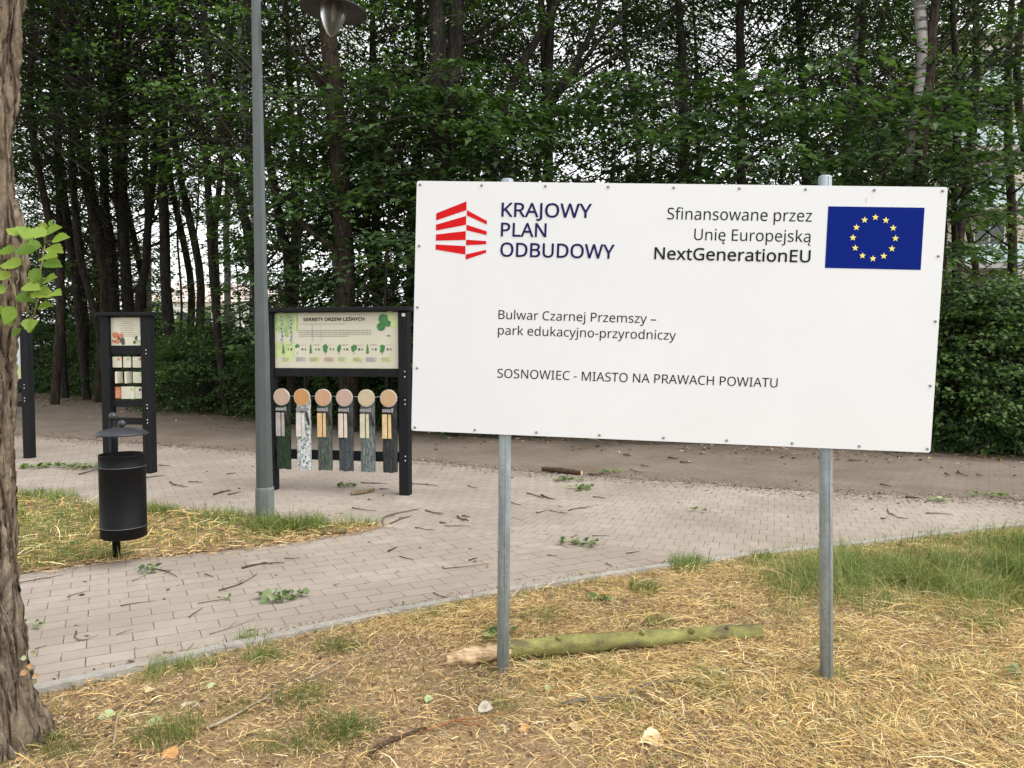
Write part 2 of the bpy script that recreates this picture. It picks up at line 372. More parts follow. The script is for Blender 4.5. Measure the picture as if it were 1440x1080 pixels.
# straw on the grass island
def in_poly(x, y, poly):
    r = np.zeros(len(x), bool); j = len(poly)-1
    for i in range(len(poly)):
        xi, yi = poly[i]; xj, yj = poly[j]
        r ^= ((yi > y) != (yj > y)) & (x < (xj-xi)*(y-yi)/(yj-yi+1e-12)+xi); j = i
    return r
P = np.c_[rng.uniform(-7, -1.2, 60000), rng.uniform(4, 9.2, 60000)]; P = P[in_poly(P[:, 0]+rng.normal(0, .05, 60000), P[:, 1]+rng.normal(0, .05, 60000), ISL)]
P = P[rng.random(len(P)) < .12+.6*vnoise(P[:, 0], P[:, 1], 2.2, 41)]; n = len(P)
base = np.c_[P, np.full(n, .03)]; L = np.clip(rng.lognormal(-2.3, .5, n), .03, .3)
V, F = ribbons(base, rng.random(n)*6.283, L, rng.uniform(.003, .006, n), np.c_[rng.uniform(0, .03, n), L*.1*rng.random(n), L*rng.normal(.05, .15, n).clip(0, .5)], rng.normal(0, .8, n))
tag(link(bpy.data.objects.new('dry_grass', np_mesh('dry_grass_island', V, 4, F, straw_m))), 'dry straw on the small grass island by the bin', 'dry grass', kind='stuff')

def blades(base, h, w, lean, az, npt=4):
    n = len(base); s = np.linspace(0, 1, npt)[None, :]
    out = lean[:, None]*h[:, None]*s**2; zz = h[:, None]*(s-.35*np.abs(lean[:, None])*s**2)
    X = base[:, 0:1]+np.cos(az)[:, None]*out; Y = base[:, 1:2]+np.sin(az)[:, None]*out; Zc = base[:, 2:3]+zz
    ww = w[:, None]/2*np.clip(1.05-s**1.5, .06, 1); fa = az+rng.normal(1.57, .7, n); sx, sy = np.cos(fa)[:, None]*ww, np.sin(fa)[:, None]*ww
    V = np.stack([np.stack([X+sx, Y+sy, Zc], -1), np.stack([X-sx, Y-sy, Zc], -1)], 2).reshape(-1, 3)
    o = (np.arange(n)*npt*2)[:, None]+np.arange(npt-1)[None, :]*2
    return V, np.stack([o, o+1, o+3, o+2], -1).reshape(-1, 4)
grass_m = island_mat('grass_blades', [(0,(.08,.135,.03)),(.35,(.13,.20,.04)),(.7,(.20,.27,.065)),(.88,(.30,.32,.10)),(1,(.5,.42,.2))], .6, .35, (.9,1,.5), .35)
GB = []
def tuft(x, y, n, r, h, z=.02): 
    a = rng.random(n)*6.283; rr = r*np.sqrt(rng.random(n))
    GB.append((np.c_[x+np.cos(a)*rr, y+np.sin(a)*rr*.8, np.full(n, z)], np.clip(rng.normal(h, h*.35, n), .02, None)))
# tufts seen in the photograph on the front verge
for px, py, k in ((370,940,1),(365,935,.8),(250,1040,1.3),(232,1052,1.2),(460,930,.7),(476,918,.9),(468,925,.9),(430,990,1.1),(415,996,.9),(338,1008,.8),(465,1030,1),(490,1040,1),(455,1055,1),(500,1040,.8),
        (355,905,.6),(700,1000,.6),(860,955,.5),(780,945,.4),(755,880,.6),(770,870,.6),(930,885,.6),(960,800,1),(965,806,1),(985,800,.8),(905,838,.8),(900,830,.7),(1000,985,.9),(985,975,.8),(1015,972,.9),(1040,985,.6),
        (880,1010,.6),(1180,905,.6),(1200,925,.6),(1175,965,.7),(1120,985,.6),(1385,890,.7),(1390,885,.7),(1070,800,.8),(1075,790,.9),(1010,860,.5),(1090,870,.5),(590,885,.5),(620,872,.6),(650,860,.5),(220,960,.6),(230,945,.6),(275,945,.7),(690,900,.5),(1160,1000,.5),(1245,1030,.5),(60,1060,.5),(420,1065,.8),(380,1060,.7),(1300,960,.4)):
    p = at(px, py); tuft(p.x, p.y, int(150*k), .06+.06*k, .085*k+.02)
# thick green sward at the right end of the verge
n = 150000; x = rng.uniform(1.5, 6.6, n); y = rng.uniform(4.2, 8.2, n)
d = np.clip(1.25-np.abs(y-(5.34+.20*(x-2.6)))/(.56+.22*np.clip(x-2, 0, 3)), 0, 1)*np.clip((x-1.6)/.9, 0, 1)*np.clip(vnoise(x, y, 3.0, 51)*1.5-.15, .06, 1)*np.clip(.4+vnoise(x, y, 9, 52), 0, 1)
ok = (rng.random(n) < d) & (y < kerb_y(x)-.12); p = np.c_[x[ok], y[ok], np.full(ok.sum(), .02)]
GB.append((p, np.clip(rng.normal(.19, .08, len(p))*(.45+.55*d[ok]+.25*vnoise(p[:, 0], p[:, 1], 5, 53)), .03, None)))
for px, py, k in ((75,1052,.8),(95,1040,.6),(110,1062,.8),(88,1070,1),(62,1010,.5),(130,1050,.4)):
    p_ = at(px, py); tuft(p_.x, p_.y, int(90*k), .07, .06*k+.02)
# long bent and bleached blades tangled into the sward
n = 2600; x = rng.uniform(1.7, 6.4, n); y = 5.34+.20*(x-2.6)+rng.normal(0, .45, n); ok = (y < kerb_y(x)-.15)&(vnoise(x, y, 2.2, 57) > .38); LB = np.c_[x[ok], y[ok], np.full(ok.sum(), .02)]; nb = len(LB)
V, F = blades(LB, rng.uniform(.14, .40, nb), rng.uniform(.0018, .0036, nb), rng.uniform(.6, 1.9, nb), rng.random(nb)*6.283, 6)
F = np.concatenate([F]); tag(link(bpy.data.objects.new('tall_grass', np_mesh('tall_grass', V, 4, F, island_mat('tall_grass', [(0,(.16,.22,.05)),(.45,(.26,.30,.09)),(.75,(.45,.40,.16)),(1,(.66,.52,.26))], .65, .3, (1,1,.6))))), 'long bent half dry grass blades on the right of the verge', 'grass', kind='stuff')
# thin scattered blades everywhere on the verge, denser along the kerb
P = sample_verge(32000); kd = kerb_y(P[:, 0])-P[:, 1]; ok = rng.random(len(P)) < .22+.5*np.exp(-kd/.12)+1.1*np.clip(vnoise(P[:, 0], P[:, 1], 2.6, 61)-.5, 0, 1)*2
P = P[ok]; GB.append((np.c_[P, np.full(len(P), .015)], np.clip(rng.normal(.05, .025, len(P)), .015, None)))
# weeds and grass where the wood meets the path
n = 9000; x = rng.uniform(-16, 10, n); y = veg_y(x)+rng.normal(.05, .22, n)*np.clip(veg_y(x)/14, .8, 2); kk = np.where(x > 5, 1, .35); ok = rng.random(n) < kk*(.3+vnoise(x, y, 1.6, 58)); GB.append((np.c_[x, y, x*0+.01][ok], np.clip(rng.normal(.17, .08, ok.sum()), .03, None)))
# island: green patches and taller fringe on its far edge
n = 60000; x = rng.uniform(-7, -1.2, n); y = rng.uniform(4, 9.3, n); ii_ = in_poly(x, y, ISL); x, y = x[ii_], y[ii_]
far_e = np.interp(x, [-8,-5.65,-4.34,-3.5,-2.73,-1.85,-1.3], [9.7,8.59,8.0,7.75,7.5,7.1,7.1]); e = np.exp(-(far_e-y)/.12)
dd = np.clip(vnoise(x, y, 1.5, 71)*1.9-.60, 0, 1)*1.0+e*.9+.25; ok = rng.random(len(x)) < dd
GB.append((np.c_[x[ok], y[ok], np.full(ok.sum(), .03)], np.clip(rng.normal(.085, .035, ok.sum())+.05*e[ok], .02, None)))
for px, py, k in ((385,752,1.6),(400,745,1.6),(375,745,1.4),(425,748,1.4),(440,742,1.1),(515,742,.7),(235,725,1),(220,722,1),(330,735,1),(45,700,1),(90,705,1.2),(70,702,1)):
    p_ = at(px, py); tuft(p_.x, p_.y, int(120*k), .1+.06*k, .1*k, .03)
base = np.concatenate([g[0] for g in GB]); h = np.concatenate([g[1] for g in GB]); n = len(h)
V, F = blades(base, h, rng.uniform(.0022, .0048, n)*np.clip(base[:, 1]/4.5, .8, 1.6), rng.uniform(.15, 1.5, n), 6.283*(vnoise(base[:, 0], base[:, 1], 1.8, 54)*1.5)+rng.normal(0, .9, n))
tag(link(bpy.data.objects.new('green_grass', np_mesh('green_grass', V, 4, F, grass_m))), 'green grass tufts growing through the straw', 'grass', kind='stuff')

# short broken straw everywhere on the verge
P = sample_verge(130000); P = P[rng.random(len(P)) < .35+.65*vnoise(P[:, 0], P[:, 1], 4, 33)]; n = len(P); L = rng.uniform(.008, .05, n)
V, F = ribbons(np.c_[P, verge_h(P[:, 0], P[:, 1])], rng.random(n)*6.283, L, rng.uniform(.001, .003, n), np.c_[rng.uniform(.001, .012, n), L*.05, L*rng.normal(0, .25, n).clip(-.1, .5)], rng.normal(0, .4, n), 3)
ov = np.unique((np.arange(len(V))//6)[V[:, 1] > kerb_y(V[:, 0])-.05]); F = F[~np.isin(np.arange(len(F))//2, ov)]
tag(link(bpy.data.objects.new('straw_chaff', np_mesh('straw_chaff', V, 4, F, chaff_m))), 'short broken straw bits lying on the verge soil', 'chaff', kind='stuff')
# litter: crumbs of bark and leaf on verge and paving
def flakes(P, z, smin, smax):
    n = len(P); a = rng.random(n)*6.283; s = rng.uniform(smin, smax, n); as_ = rng.uniform(.3, .8, n)
    ux = np.c_[np.cos(a), np.sin(a), rng.normal(0, .25, n)]*s[:, None]/2; uy = np.c_[-np.sin(a), np.cos(a), rng.normal(0, .35, n)]*(s*as_)[:, None]/2
    c = np.c_[P, z+rng.uniform(.001, .008, n)]
    V = np.stack([c-ux, c-uy*.9+ux*.2, c+ux, c+uy], 1).reshape(-1, 3); F = np.arange(n*4).reshape(-1, 4); return V, F
flake_m = island_mat('litter_flakes', [(0,(.05,.03,.018)),(.35,(.14,.08,.04)),(.6,(.28,.16,.07)),(.8,(.42,.27,.13)),(1,(.5,.42,.25))], .9)
P = sample_verge(9000); V, F = flakes(P, verge_h(P[:, 0], P[:, 1])+.004, .008, .035)
tag(link(bpy.data.objects.new('leaf_litter', np_mesh('leaf_litter', V, 4, F, flake_m))), 'brown crumbs of leaf and bark on the verge', 'leaf litter', kind='stuff')
crumb_m = island_mat('paving_crumbs', [(0,(.05,.032,.02)),(.5,(.13,.085,.05)),(.85,(.25,.15,.08)),(1,(.4,.33,.2))], .9)
n = 3000; x = rng.uniform(-12, 9, n); y = rng.uniform(3.2, 24, n); ok = (y > kerb_y(x)) & (y < veg_y(x)) & (rng.random(n) < np.clip(.25+vnoise(x, y, .8, 81), 0, 1)); 
V, F = flakes(np.c_[x[ok], y[ok]], .013, .012, .05)
tag(link(bpy.data.objects.new('debris', np_mesh('debris', V, 4, F, crumb_m))), 'small bark crumbs scattered over the paving', 'debris', kind='stuff')
n = 16000; x = rng.uniform(-14, 8, n); y = far_y(x)+rng.normal(-.02, .22, n); ok = y > kerb_y(x); V, F = flakes(np.c_[x, y][ok], .012, .01, .045)
tag(link(bpy.data.objects.new('debris', np_mesh('debris_seam', V, 4, F, island_mat('seam_dirt', [(0,(.18,.14,.105)),(.6,(.24,.195,.15)),(1,(.30,.25,.20))], .95)))), 'brown dirt blown from the far path onto the grey paving', 'debris', kind='stuff')
n = 5000; x = rng.uniform(-5, 8, n); y = kerb_y(x)+np.abs(rng.normal(0, .07, n)); V, F = flakes(np.c_[x, y], .013, .005, .022)
tag(link(bpy.data.objects.new('debris', np_mesh('debris_kerb', V, 4, F, flake_m))), 'dirt and straw crumbs gathered along the kerb', 'debris', kind='stuff')
t_ = rng.integers(0, len(ISL), 5200); f_ = rng.random(5200)[:, None]; I_ = np.array(ISL); P = I_[t_]*(1-f_)+I_[(t_+1) % len(ISL)]*f_; P = P+rng.normal(0, .06, P.shape); n = len(P); L = rng.uniform(.015, .09, n)
V, F = ribbons(np.c_[P, np.full(n, .022)], rng.random(n)*6.283, L, rng.uniform(.002, .005, n), np.c_[rng.uniform(0, .01, n), L*.06, L*.02], rng.normal(0, .5, n), 3)
tag(link(bpy.data.objects.new('straw_chaff', np_mesh('straw_chaff_island', V, 4, F, chaff_m))), 'loose straw spilling over the rim of the grass island', 'chaff', kind='stuff')
n = 5000; x = rng.uniform(-34, 18, n); y = veg_y(x)-np.abs(rng.normal(0, 1.0, n))*np.clip(veg_y(x)/14, .4, 2); V, F = flakes(np.c_[x, y], .012, .03, .11)
tag(link(bpy.data.objects.new('leaf_litter', np_mesh('leaf_litter_path', V, 4, F, flake_m))), 'fallen brown leaves along the wood edge of the path', 'leaf litter', kind='stuff')

# ---------------------------------------------------------------- lettering (outlines of a plain sans serif, drawn as flat filled shapes)
GL = json.loads(r'''{"-":[258,[[32,184,32,246,226,246,226,184]]],"A":[512,[[437,0,368,177,141,177,73,0,0,0,224,575,289,575,512,0],[282,415,274,438,263,473,255,500,247,468,238,438,230,415,165,241,346,241]]],"B":[521,[[241,573,307,569,361,558,404,541,434,515,453,478,459,431,457,409,453,389,446,371,437,354,424,340,409,328,392,317,372,309,350,304,350,300,415,279,433,267,448,253,461,236,470,215,476,191,478,163,475,130,467,100,454,74,436,52,413,33,385,19,354,8,318,2,279,0,78,0,78,573],[256,329,300,331,334,339,357,352,372,371,381,394,384,423,380,451,369,474,351,490,324,502,289,509,245,511,150,511,150,329],[150,269,150,61,265,61,311,64,346,74,371,91,388,112,398,138,401,168,399,188,395,205,388,221,377,235,362,247,344,256,321,263,293,267,260,269]]],"C":[507,[[323,517,294,516,266,510,241,502,217,490,196,474,178,456,162,434,149,410,139,383,131,353,127,321,125,286,128,241,135,200,147,164,164,132,186,105,213,83,244,68,281,58,322,55,394,62,460,78,460,15,393,-2,312,-8,257,-4,208,8,166,28,130,56,101,90,78,131,62,178,52,230,49,287,51,329,57,369,67,406,81,440,99,471,120,499,145,523,174,543,206,559,242,571,281,578,324,581,409,572,482,547,453,486,394,508]]],"D":[585,[[536,292,533,231,521,177,501,131,474,91,439,58,399,33,351,15,297,4,237,0,78,0,78,573,254,573,309,569,359,558,404,540,443,516,476,484,502,446,521,401,533,350],[460,289,457,337,449,379,435,415,416,444,391,469,361,487,327,500,287,508,244,511,150,511,150,62,228,62,299,68,357,87,402,119,434,164,454,220]]],"E":[446,[[398,0,78,0,78,573,398,573,398,509,150,509,150,330,383,330,383,268,150,268,150,63,398,63]]],"G":[584,[[326,302,524,302,524,22,431,-1,323,-8,267,-4,217,8,173,28,136,55,105,89,81,130,63,176,52,229,49,286,53,343,65,395,84,442,111,482,145,517,186,544,233,564,286,577,346,581,437,572,516,547,489,484,421,508,342,517,298,514,259,505,225,489,195,468,170,441,150,409,136,373,127,332,124,286,127,243,134,202,146,166,164,133,187,106,216,84,251,68,292,58,340,55,404,59,452,68,452,238,326,238]]],"H":[594,[[516,0,443,0,443,267,150,267,150,0,78,0,78,573,150,573,150,330,443,330,443,573,516,573]]],"I":[272,[[239,0,32,0,32,42,99,57,99,515,32,531,32,573,239,573,239,531,172,515,172,57,239,42]]],"J":[219,[[-3,-152,-37,-150,-63,-142,-63,-81,-35,-87,-5,-89,33,-81,45,-74,54,-65,63,-53,69,-38,73,-19,74,3,74,573,146,573,146,9,144,-26,138,-56,128,-82,114,-104,96,-122,75,-135,52,-145,25,-150]]],"K":[496,[[496,0,411,0,209,273,150,222,150,0,78,0,78,573,150,573,150,290,199,345,249,399,403,573,488,573,261,323]]],"L":[420,[[78,0,78,573,150,573,150,64,400,64,400,0]]],"M":[727,[[330,0,142,502,139,502,142,461,144,407,144,347,144,0,78,0,78,573,184,573,361,103,364,103,544,573,650,573,650,0,578,0,578,352,579,408,581,460,584,501,581,501,390,0]]],"N":[609,[[532,0,447,0,141,476,138,476,141,432,143,378,144,320,144,0,78,0,78,573,161,573,467,99,470,99,468,137,466,193,464,249,464,573,532,573]]],"O":[626,[[577,287,576,244,570,204,561,166,547,132,531,101,510,73,486,49,459,29,428,13,393,1,355,-6,314,-8,271,-6,232,1,196,13,165,29,138,49,114,73,94,101,78,132,65,167,56,204,51,245,49,288,52,344,62,396,78,442,100,482,130,517,166,545,208,565,258,577,314,581,369,577,417,565,459,545,495,517,524,483,547,442,564,396,574,344],[125,287,127,241,134,200,145,163,161,131,182,104,207,83,238,67,273,58,314,55,354,58,390,67,420,83,445,104,465,131,481,163,492,200,499,241,501,287,496,354,481,411,456,457,421,491,373,511,314,518,274,515,238,506,207,490,182,469,161,443,145,411,134,374,127,333]]],"P":[485,[[229,573,297,568,352,553,393,528,421,495,439,454,444,404,433,336,423,316,411,296,395,278,375,262,351,249,324,238,292,230,256,225,216,223,150,223,150,0,78,0,78,573],[223,511,150,511,150,285,208,285,242,286,272,290,298,296,320,306,338,318,352,334,362,352,368,375,370,401,366,435,354,462,334,484,306,499,269,508]]],"R":[499,[[236,573,281,571,320,565,353,555,381,540,404,522,422,500,434,474,442,444,444,410,442,381,437,356,427,334,415,315,401,298,385,285,330,257,487,0,403,0,264,237,150,237,150,0,78,0,78,573],[232,510,150,510,150,298,236,298,278,301,312,310,338,325,355,347,366,374,370,407,368,430,363,450,355,467,343,480,328,491,310,500,287,505,261,509]]],"S":[440,[[403,153,400,121,392,92,378,66,359,44,335,26,307,11,274,1,238,-6,198,-8,137,-5,83,4,41,19,41,88,113,65,201,55,228,56,252,60,273,66,290,74,305,85,316,98,324,113,329,129,330,147,329,164,325,180,318,194,308,207,295,218,277,230,196,265,131,294,85,330,57,375,48,435,51,464,58,490,71,513,89,533,110,550,136,563,165,573,197,579,231,581,318,572,389,549,366,487,302,508,229,517,207,516,187,513,169,507,155,499,142,489,133,478,126,464,122,450,121,434,122,416,126,400,133,386,143,373,156,362,172,351,246,318,332,279,353,264,371,247,385,228,395,206,401,181]]],"T":[446,[[259,0,187,0,187,509,8,509,8,573,437,573,437,509,259,509]]],"U":[586,[[513,202,511,164,503,128,489,95,470,65,446,40,416,20,380,4,338,-5,290,-8,225,-2,171,18,128,50,97,93,78,144,72,204,72,573,144,573,144,201,148,158,161,122,182,93,211,72,248,59,294,55,327,57,355,63,379,73,399,88,415,105,427,126,435,149,440,174,442,202,442,573,513,573]]],"W":[746,[[735,573,583,0,510,0,399,375,389,410,380,443,373,471,370,488,367,471,361,443,352,409,342,373,234,0,161,0,10,573,85,573,174,223,183,186,190,151,196,118,201,87,206,119,213,154,222,191,232,227,333,573,407,573,512,225,523,187,532,151,538,117,544,87,550,129,560,175,572,224,660,573]]],"Y":[454,[[227,291,376,573,454,573,263,222,263,0,191,0,191,219,0,573,79,573]]],"Z":[459,[[427,0,30,0,30,55,332,508,40,508,40,573,419,573,419,518,118,64,427,64]]],"a":[450,[[231,437,279,433,318,422,347,403,368,375,381,338,385,293,385,0,334,0,320,61,317,61,279,22,234,-1,172,-8,148,-7,124,-2,103,6,84,16,68,30,55,48,45,68,39,92,37,119,43,159,59,192,87,219,127,238,179,251,243,257,316,259,316,285,313,317,306,342,293,359,275,371,253,378,227,380,163,370,106,347,84,400,151,426],[252,208,204,203,167,195,141,182,124,165,113,144,110,119,112,97,120,79,132,66,148,56,167,51,188,49,223,52,253,62,279,79,299,103,311,134,315,172,315,210]]],"c":[385,[[241,-8,204,-5,170,2,139,15,112,34,88,58,69,87,55,123,47,165,44,213,47,262,56,305,71,342,90,372,114,396,142,415,174,428,208,435,245,438,309,431,358,415,337,356,292,370,244,376,217,374,193,368,172,358,155,343,141,325,131,303,123,277,119,247,117,213,119,181,123,152,131,126,141,104,155,86,172,71,191,61,214,55,240,53,302,60,351,78,351,15,304,-2]]],"d":[493,[[221,-8,171,-2,128,17,92,48,65,91,49,146,44,214,49,282,66,338,93,381,128,413,171,432,221,438,280,429,323,407,354,374,359,374,356,405,354,438,354,609,425,609,425,0,368,0,358,58,354,58,323,24,279,1],[232,51,273,55,305,67,328,88,343,117,352,154,355,200,355,213,352,263,343,304,329,336,306,360,274,375,231,379,196,374,168,359,146,334,130,300,120,260,117,213,120,165,130,125,146,93,168,69,197,55]]],"e":[452,[[234,438,269,435,301,427,329,414,354,396,374,373,390,346,402,315,409,281,411,244,411,201,117,201,122,157,134,119,154,90,181,69,215,56,254,52,327,60,392,82,392,20,327,-1,251,-8,212,-5,176,3,143,17,114,36,90,61,70,91,56,126,47,167,44,212,47,257,55,297,68,333,86,364,108,390,134,411,164,426,198,435],[233,380,202,377,175,366,154,348,137,323,125,293,119,257,338,257,336,281,333,302,326,322,318,338,306,353,292,364,276,373,256,378]]],"f":[276,[[266,375,158,375,158,0,87,0,87,375,12,375,12,408,87,432,87,457,89,492,95,522,104,547,116,568,132,585,152,597,174,606,199,612,227,613,274,609,310,599,292,544,262,552,228,556,206,553,189,545,175,532,166,513,160,489,158,458,158,430,266,430]]],"i":[207,[[139,430,139,0,68,0,68,430],[104,591,133,580,140,572,144,560,145,546,144,532,140,521,133,512,104,501,93,502,83,506,75,512,68,521,64,532,63,546,64,560,68,572,75,580,83,586,93,590]]],"j":[207,[[18,-192,-18,-190,-44,-183,-44,-126,-19,-132,9,-134,25,-132,39,-128,51,-120,61,-108,66,-90,68,-67,68,430,139,430,139,-64,137,-90,133,-113,126,-133,116,-151,103,-166,87,-177,67,-186,44,-191],[63,546,64,560,68,572,75,580,83,586,93,590,104,591,133,580,140,572,144,560,145,546,144,532,140,521,133,512,104,501,93,502,83,506,75,512,68,521,64,532]]],"k":[428,[[138,291,137,257,135,221,138,221,152,240,172,264,189,285,326,430,409,430,235,246,421,0,336,0,187,200,138,158,138,0,68,0,68,609,138,609]]],"l":[207,[[139,0,68,0,68,609,139,609]]],"m":[750,[[540,438,584,434,621,421,649,401,669,371,681,330,685,280,685,0,615,0,615,277,613,308,606,333,594,353,577,367,555,376,528,379,490,374,460,362,438,342,423,315,414,280,411,237,411,0,342,0,342,277,332,333,325,347,315,359,303,367,289,374,272,377,253,379,227,377,204,370,185,360,170,347,158,329,150,308,144,283,140,255,139,223,139,0,68,0,68,430,125,430,136,371,140,371,173,409,217,431,266,438,298,436,325,430,349,420,369,406,386,388,398,366,402,366,418,388,438,406,461,420,486,430,512,436]]],"n":[496,[[275,438,322,434,361,421,391,401,413,371,426,330,431,280,431,0,361,0,361,275,358,307,351,333,338,353,319,367,295,376,265,379,222,374,189,361,166,338,151,308,142,269,139,223,139,0,68,0,68,430,125,430,136,371,140,371,175,409,222,431]]],"o":[485,[[442,216,440,181,436,150,428,121,417,95,404,71,388,51,369,33,348,18,324,7,299,-1,271,-6,241,-8,214,-6,188,-1,163,7,140,18,119,33,100,51,84,71,70,95,59,121,51,150,46,181,44,216,47,261,55,301,68,336,87,367,110,392,137,412,169,426,204,435,244,438,281,435,316,426,347,412,374,392,398,367,417,336,431,301,439,261],[117,216,119,184,123,154,130,128,141,105,155,86,172,71,192,59,216,53,243,51,270,53,294,59,314,71,331,86,345,105,356,128,363,154,367,184,369,216,367,248,363,277,355,303,345,325,331,344,314,359,294,370,270,376,242,379,202,374,171,359,147,335,130,303,120,263]]],"p":[493,[[273,438,322,432,365,413,401,383,428,339,444,284,449,216,447,170,439,129,427,93,410,62,390,37,365,17,337,3,306,-5,272,-8,213,1,170,24,139,55,134,55,137,20,139,-16,139,-192,68,-192,68,430,126,430,136,371,139,371,170,405,213,429],[260,379,233,377,210,371,190,362,174,349,161,333,152,313,145,289,141,261,139,229,139,216,140,182,144,152,150,126,159,103,172,85,188,70,208,59,233,53,261,51,286,53,308,60,326,72,341,88,354,108,364,131,371,157,375,186,376,217,373,262,363,302,348,334,325,359,296,374]]],"r":[331,[[269,438,295,437,319,433,310,368,287,372,264,374,217,363,176,334,149,289,139,229,139,0,68,0,68,430,126,430,134,351,137,351,170,395,214,426,231,433,249,437]]],"s":[384,[[348,119,346,92,339,69,327,49,311,32,292,18,268,6,241,-2,210,-6,176,-8,99,-1,42,19,42,83,104,60,178,49,211,51,236,57,256,66,269,79,277,94,280,112,271,141,239,167,174,196,103,228,84,239,69,252,57,266,48,283,43,302,41,324,46,358,61,386,85,408,118,425,157,435,202,438,275,430,339,409,315,353,258,372,197,380,171,379,149,374,131,366,118,356,111,343,108,328,119,298,154,274,219,246,289,215,306,203,321,191,333,176,341,159,346,140]]],"t":[289,[[212,50,245,53,272,59,272,5,240,-4,200,-8,178,-7,157,-3,138,4,120,13,104,27,91,44,82,66,76,93,74,125,74,375,13,375,13,409,75,437,103,528,144,528,144,430,269,430,269,375,144,375,144,127,146,103,153,83,163,69,177,58,193,52]]],"u":[496,[[427,430,427,0,370,0,359,57,356,57,321,20,273,-1,220,-8,187,-6,159,-1,134,8,112,21,95,38,81,59,71,85,65,114,63,148,63,430,135,430,135,153,137,122,145,96,158,76,176,62,200,53,230,51,260,53,285,59,306,69,323,82,336,100,345,121,352,146,356,175,357,206,357,430]]],"w":[630,[[346,243,336,276,328,308,321,335,316,357,313,357,308,335,302,307,294,275,284,242,207,1,127,1,9,431,82,431,141,201,153,154,163,109,169,73,172,73,178,97,185,128,193,160,201,188,277,431,354,431,428,188,440,149,451,109,457,74,460,74,466,108,477,153,489,201,549,431,621,431,502,1,419,1]]],"x":[424,[[170,220,22,430,102,430,213,268,322,430,402,430,253,220,410,0,330,0,213,172,94,0,14,0]]],"y":[409,[[1,430,76,430,169,185,184,144,196,105,205,68,209,68,224,121,245,186,333,430,409,430,224,-59,188,-130,173,-148,157,-164,138,-176,117,-185,94,-191,67,-192,34,-190,9,-186,9,-130,30,-133,56,-135,99,-126,130,-99,152,-59,174,-2]]],"z":[377,[[346,0,31,0,31,47,262,375,45,375,45,430,340,430,340,377,112,55,346,55]]],"ą":[450,[[231,437,279,433,318,422,347,403,368,375,381,338,385,293,385,0,334,0,320,61,317,61,279,22,234,-1,172,-8,148,-7,124,-2,103,6,84,16,68,30,55,48,45,68,39,92,37,119,43,159,59,192,87,219,127,238,179,251,243,257,316,259,316,285,313,317,306,342,293,359,275,371,253,378,227,380,163,370,106,347,84,400,151,426],[252,208,204,203,167,195,141,182,124,165,113,144,110,119,112,97,120,79,132,66,148,56,167,51,188,49,223,52,253,62,279,79,299,103,311,134,315,172,315,210],[330,-93,340,-120,366,-129,389,-127,405,-124,405,-169,383,-174,355,-176,329,-174,309,-168,293,-156,282,-141,275,-123,273,-101,284,-56,313,-17,346,12,385,0,344,-47,336,-61,332,-77]]],"ę":[452,[[312,-93,322,-120,348,-129,371,-127,387,-124,387,-169,364,-174,337,-176,311,-174,290,-168,274,-156,263,-141,256,-123,254,-101,266,-56,295,-17,328,12,392,20,342,-25,318,-60],[234,438,269,435,301,427,329,414,354,396,374,373,390,346,402,315,409,281,411,244,411,201,117,201,122,157,134,119,154,90,181,69,215,56,254,52,327,60,392,82,392,20,327,-1,251,-8,212,-5,176,3,143,17,114,36,90,61,70,91,56,126,47,167,44,212,47,257,55,297,68,333,86,364,108,390,134,411,164,426,198,435],[233,380,202,377,175,366,154,348,137,323,125,293,119,257,338,257,336,281,333,302,326,322,318,338,306,353,292,364,276,373,256,378]]],"Ś":[440,[[403,153,400,121,392,92,378,66,359,44,335,26,307,11,274,1,238,-6,198,-8,137,-5,83,4,41,19,41,88,113,65,201,55,228,56,252,60,273,66,290,74,305,85,316,98,324,113,329,129,330,147,329,164,325,180,318,194,308,207,295,218,277,230,196,265,131,294,85,330,57,375,48,435,51,464,58,490,71,513,89,533,110,550,136,563,165,573,197,579,231,581,318,572,389,549,366,487,302,508,229,517,207,516,187,513,169,507,155,499,142,489,133,478,126,464,122,450,121,434,122,416,126,400,133,386,143,373,156,362,172,351,246,318,332,279,353,264,371,247,385,228,395,206,401,181],[347,749,326,722,296,688,263,656,233,629,186,629,186,638,212,674,240,717,262,757,347,757]]],"–":[401,[[32,184,32,246,369,246,369,184]]]," ":[209,[]]}''')
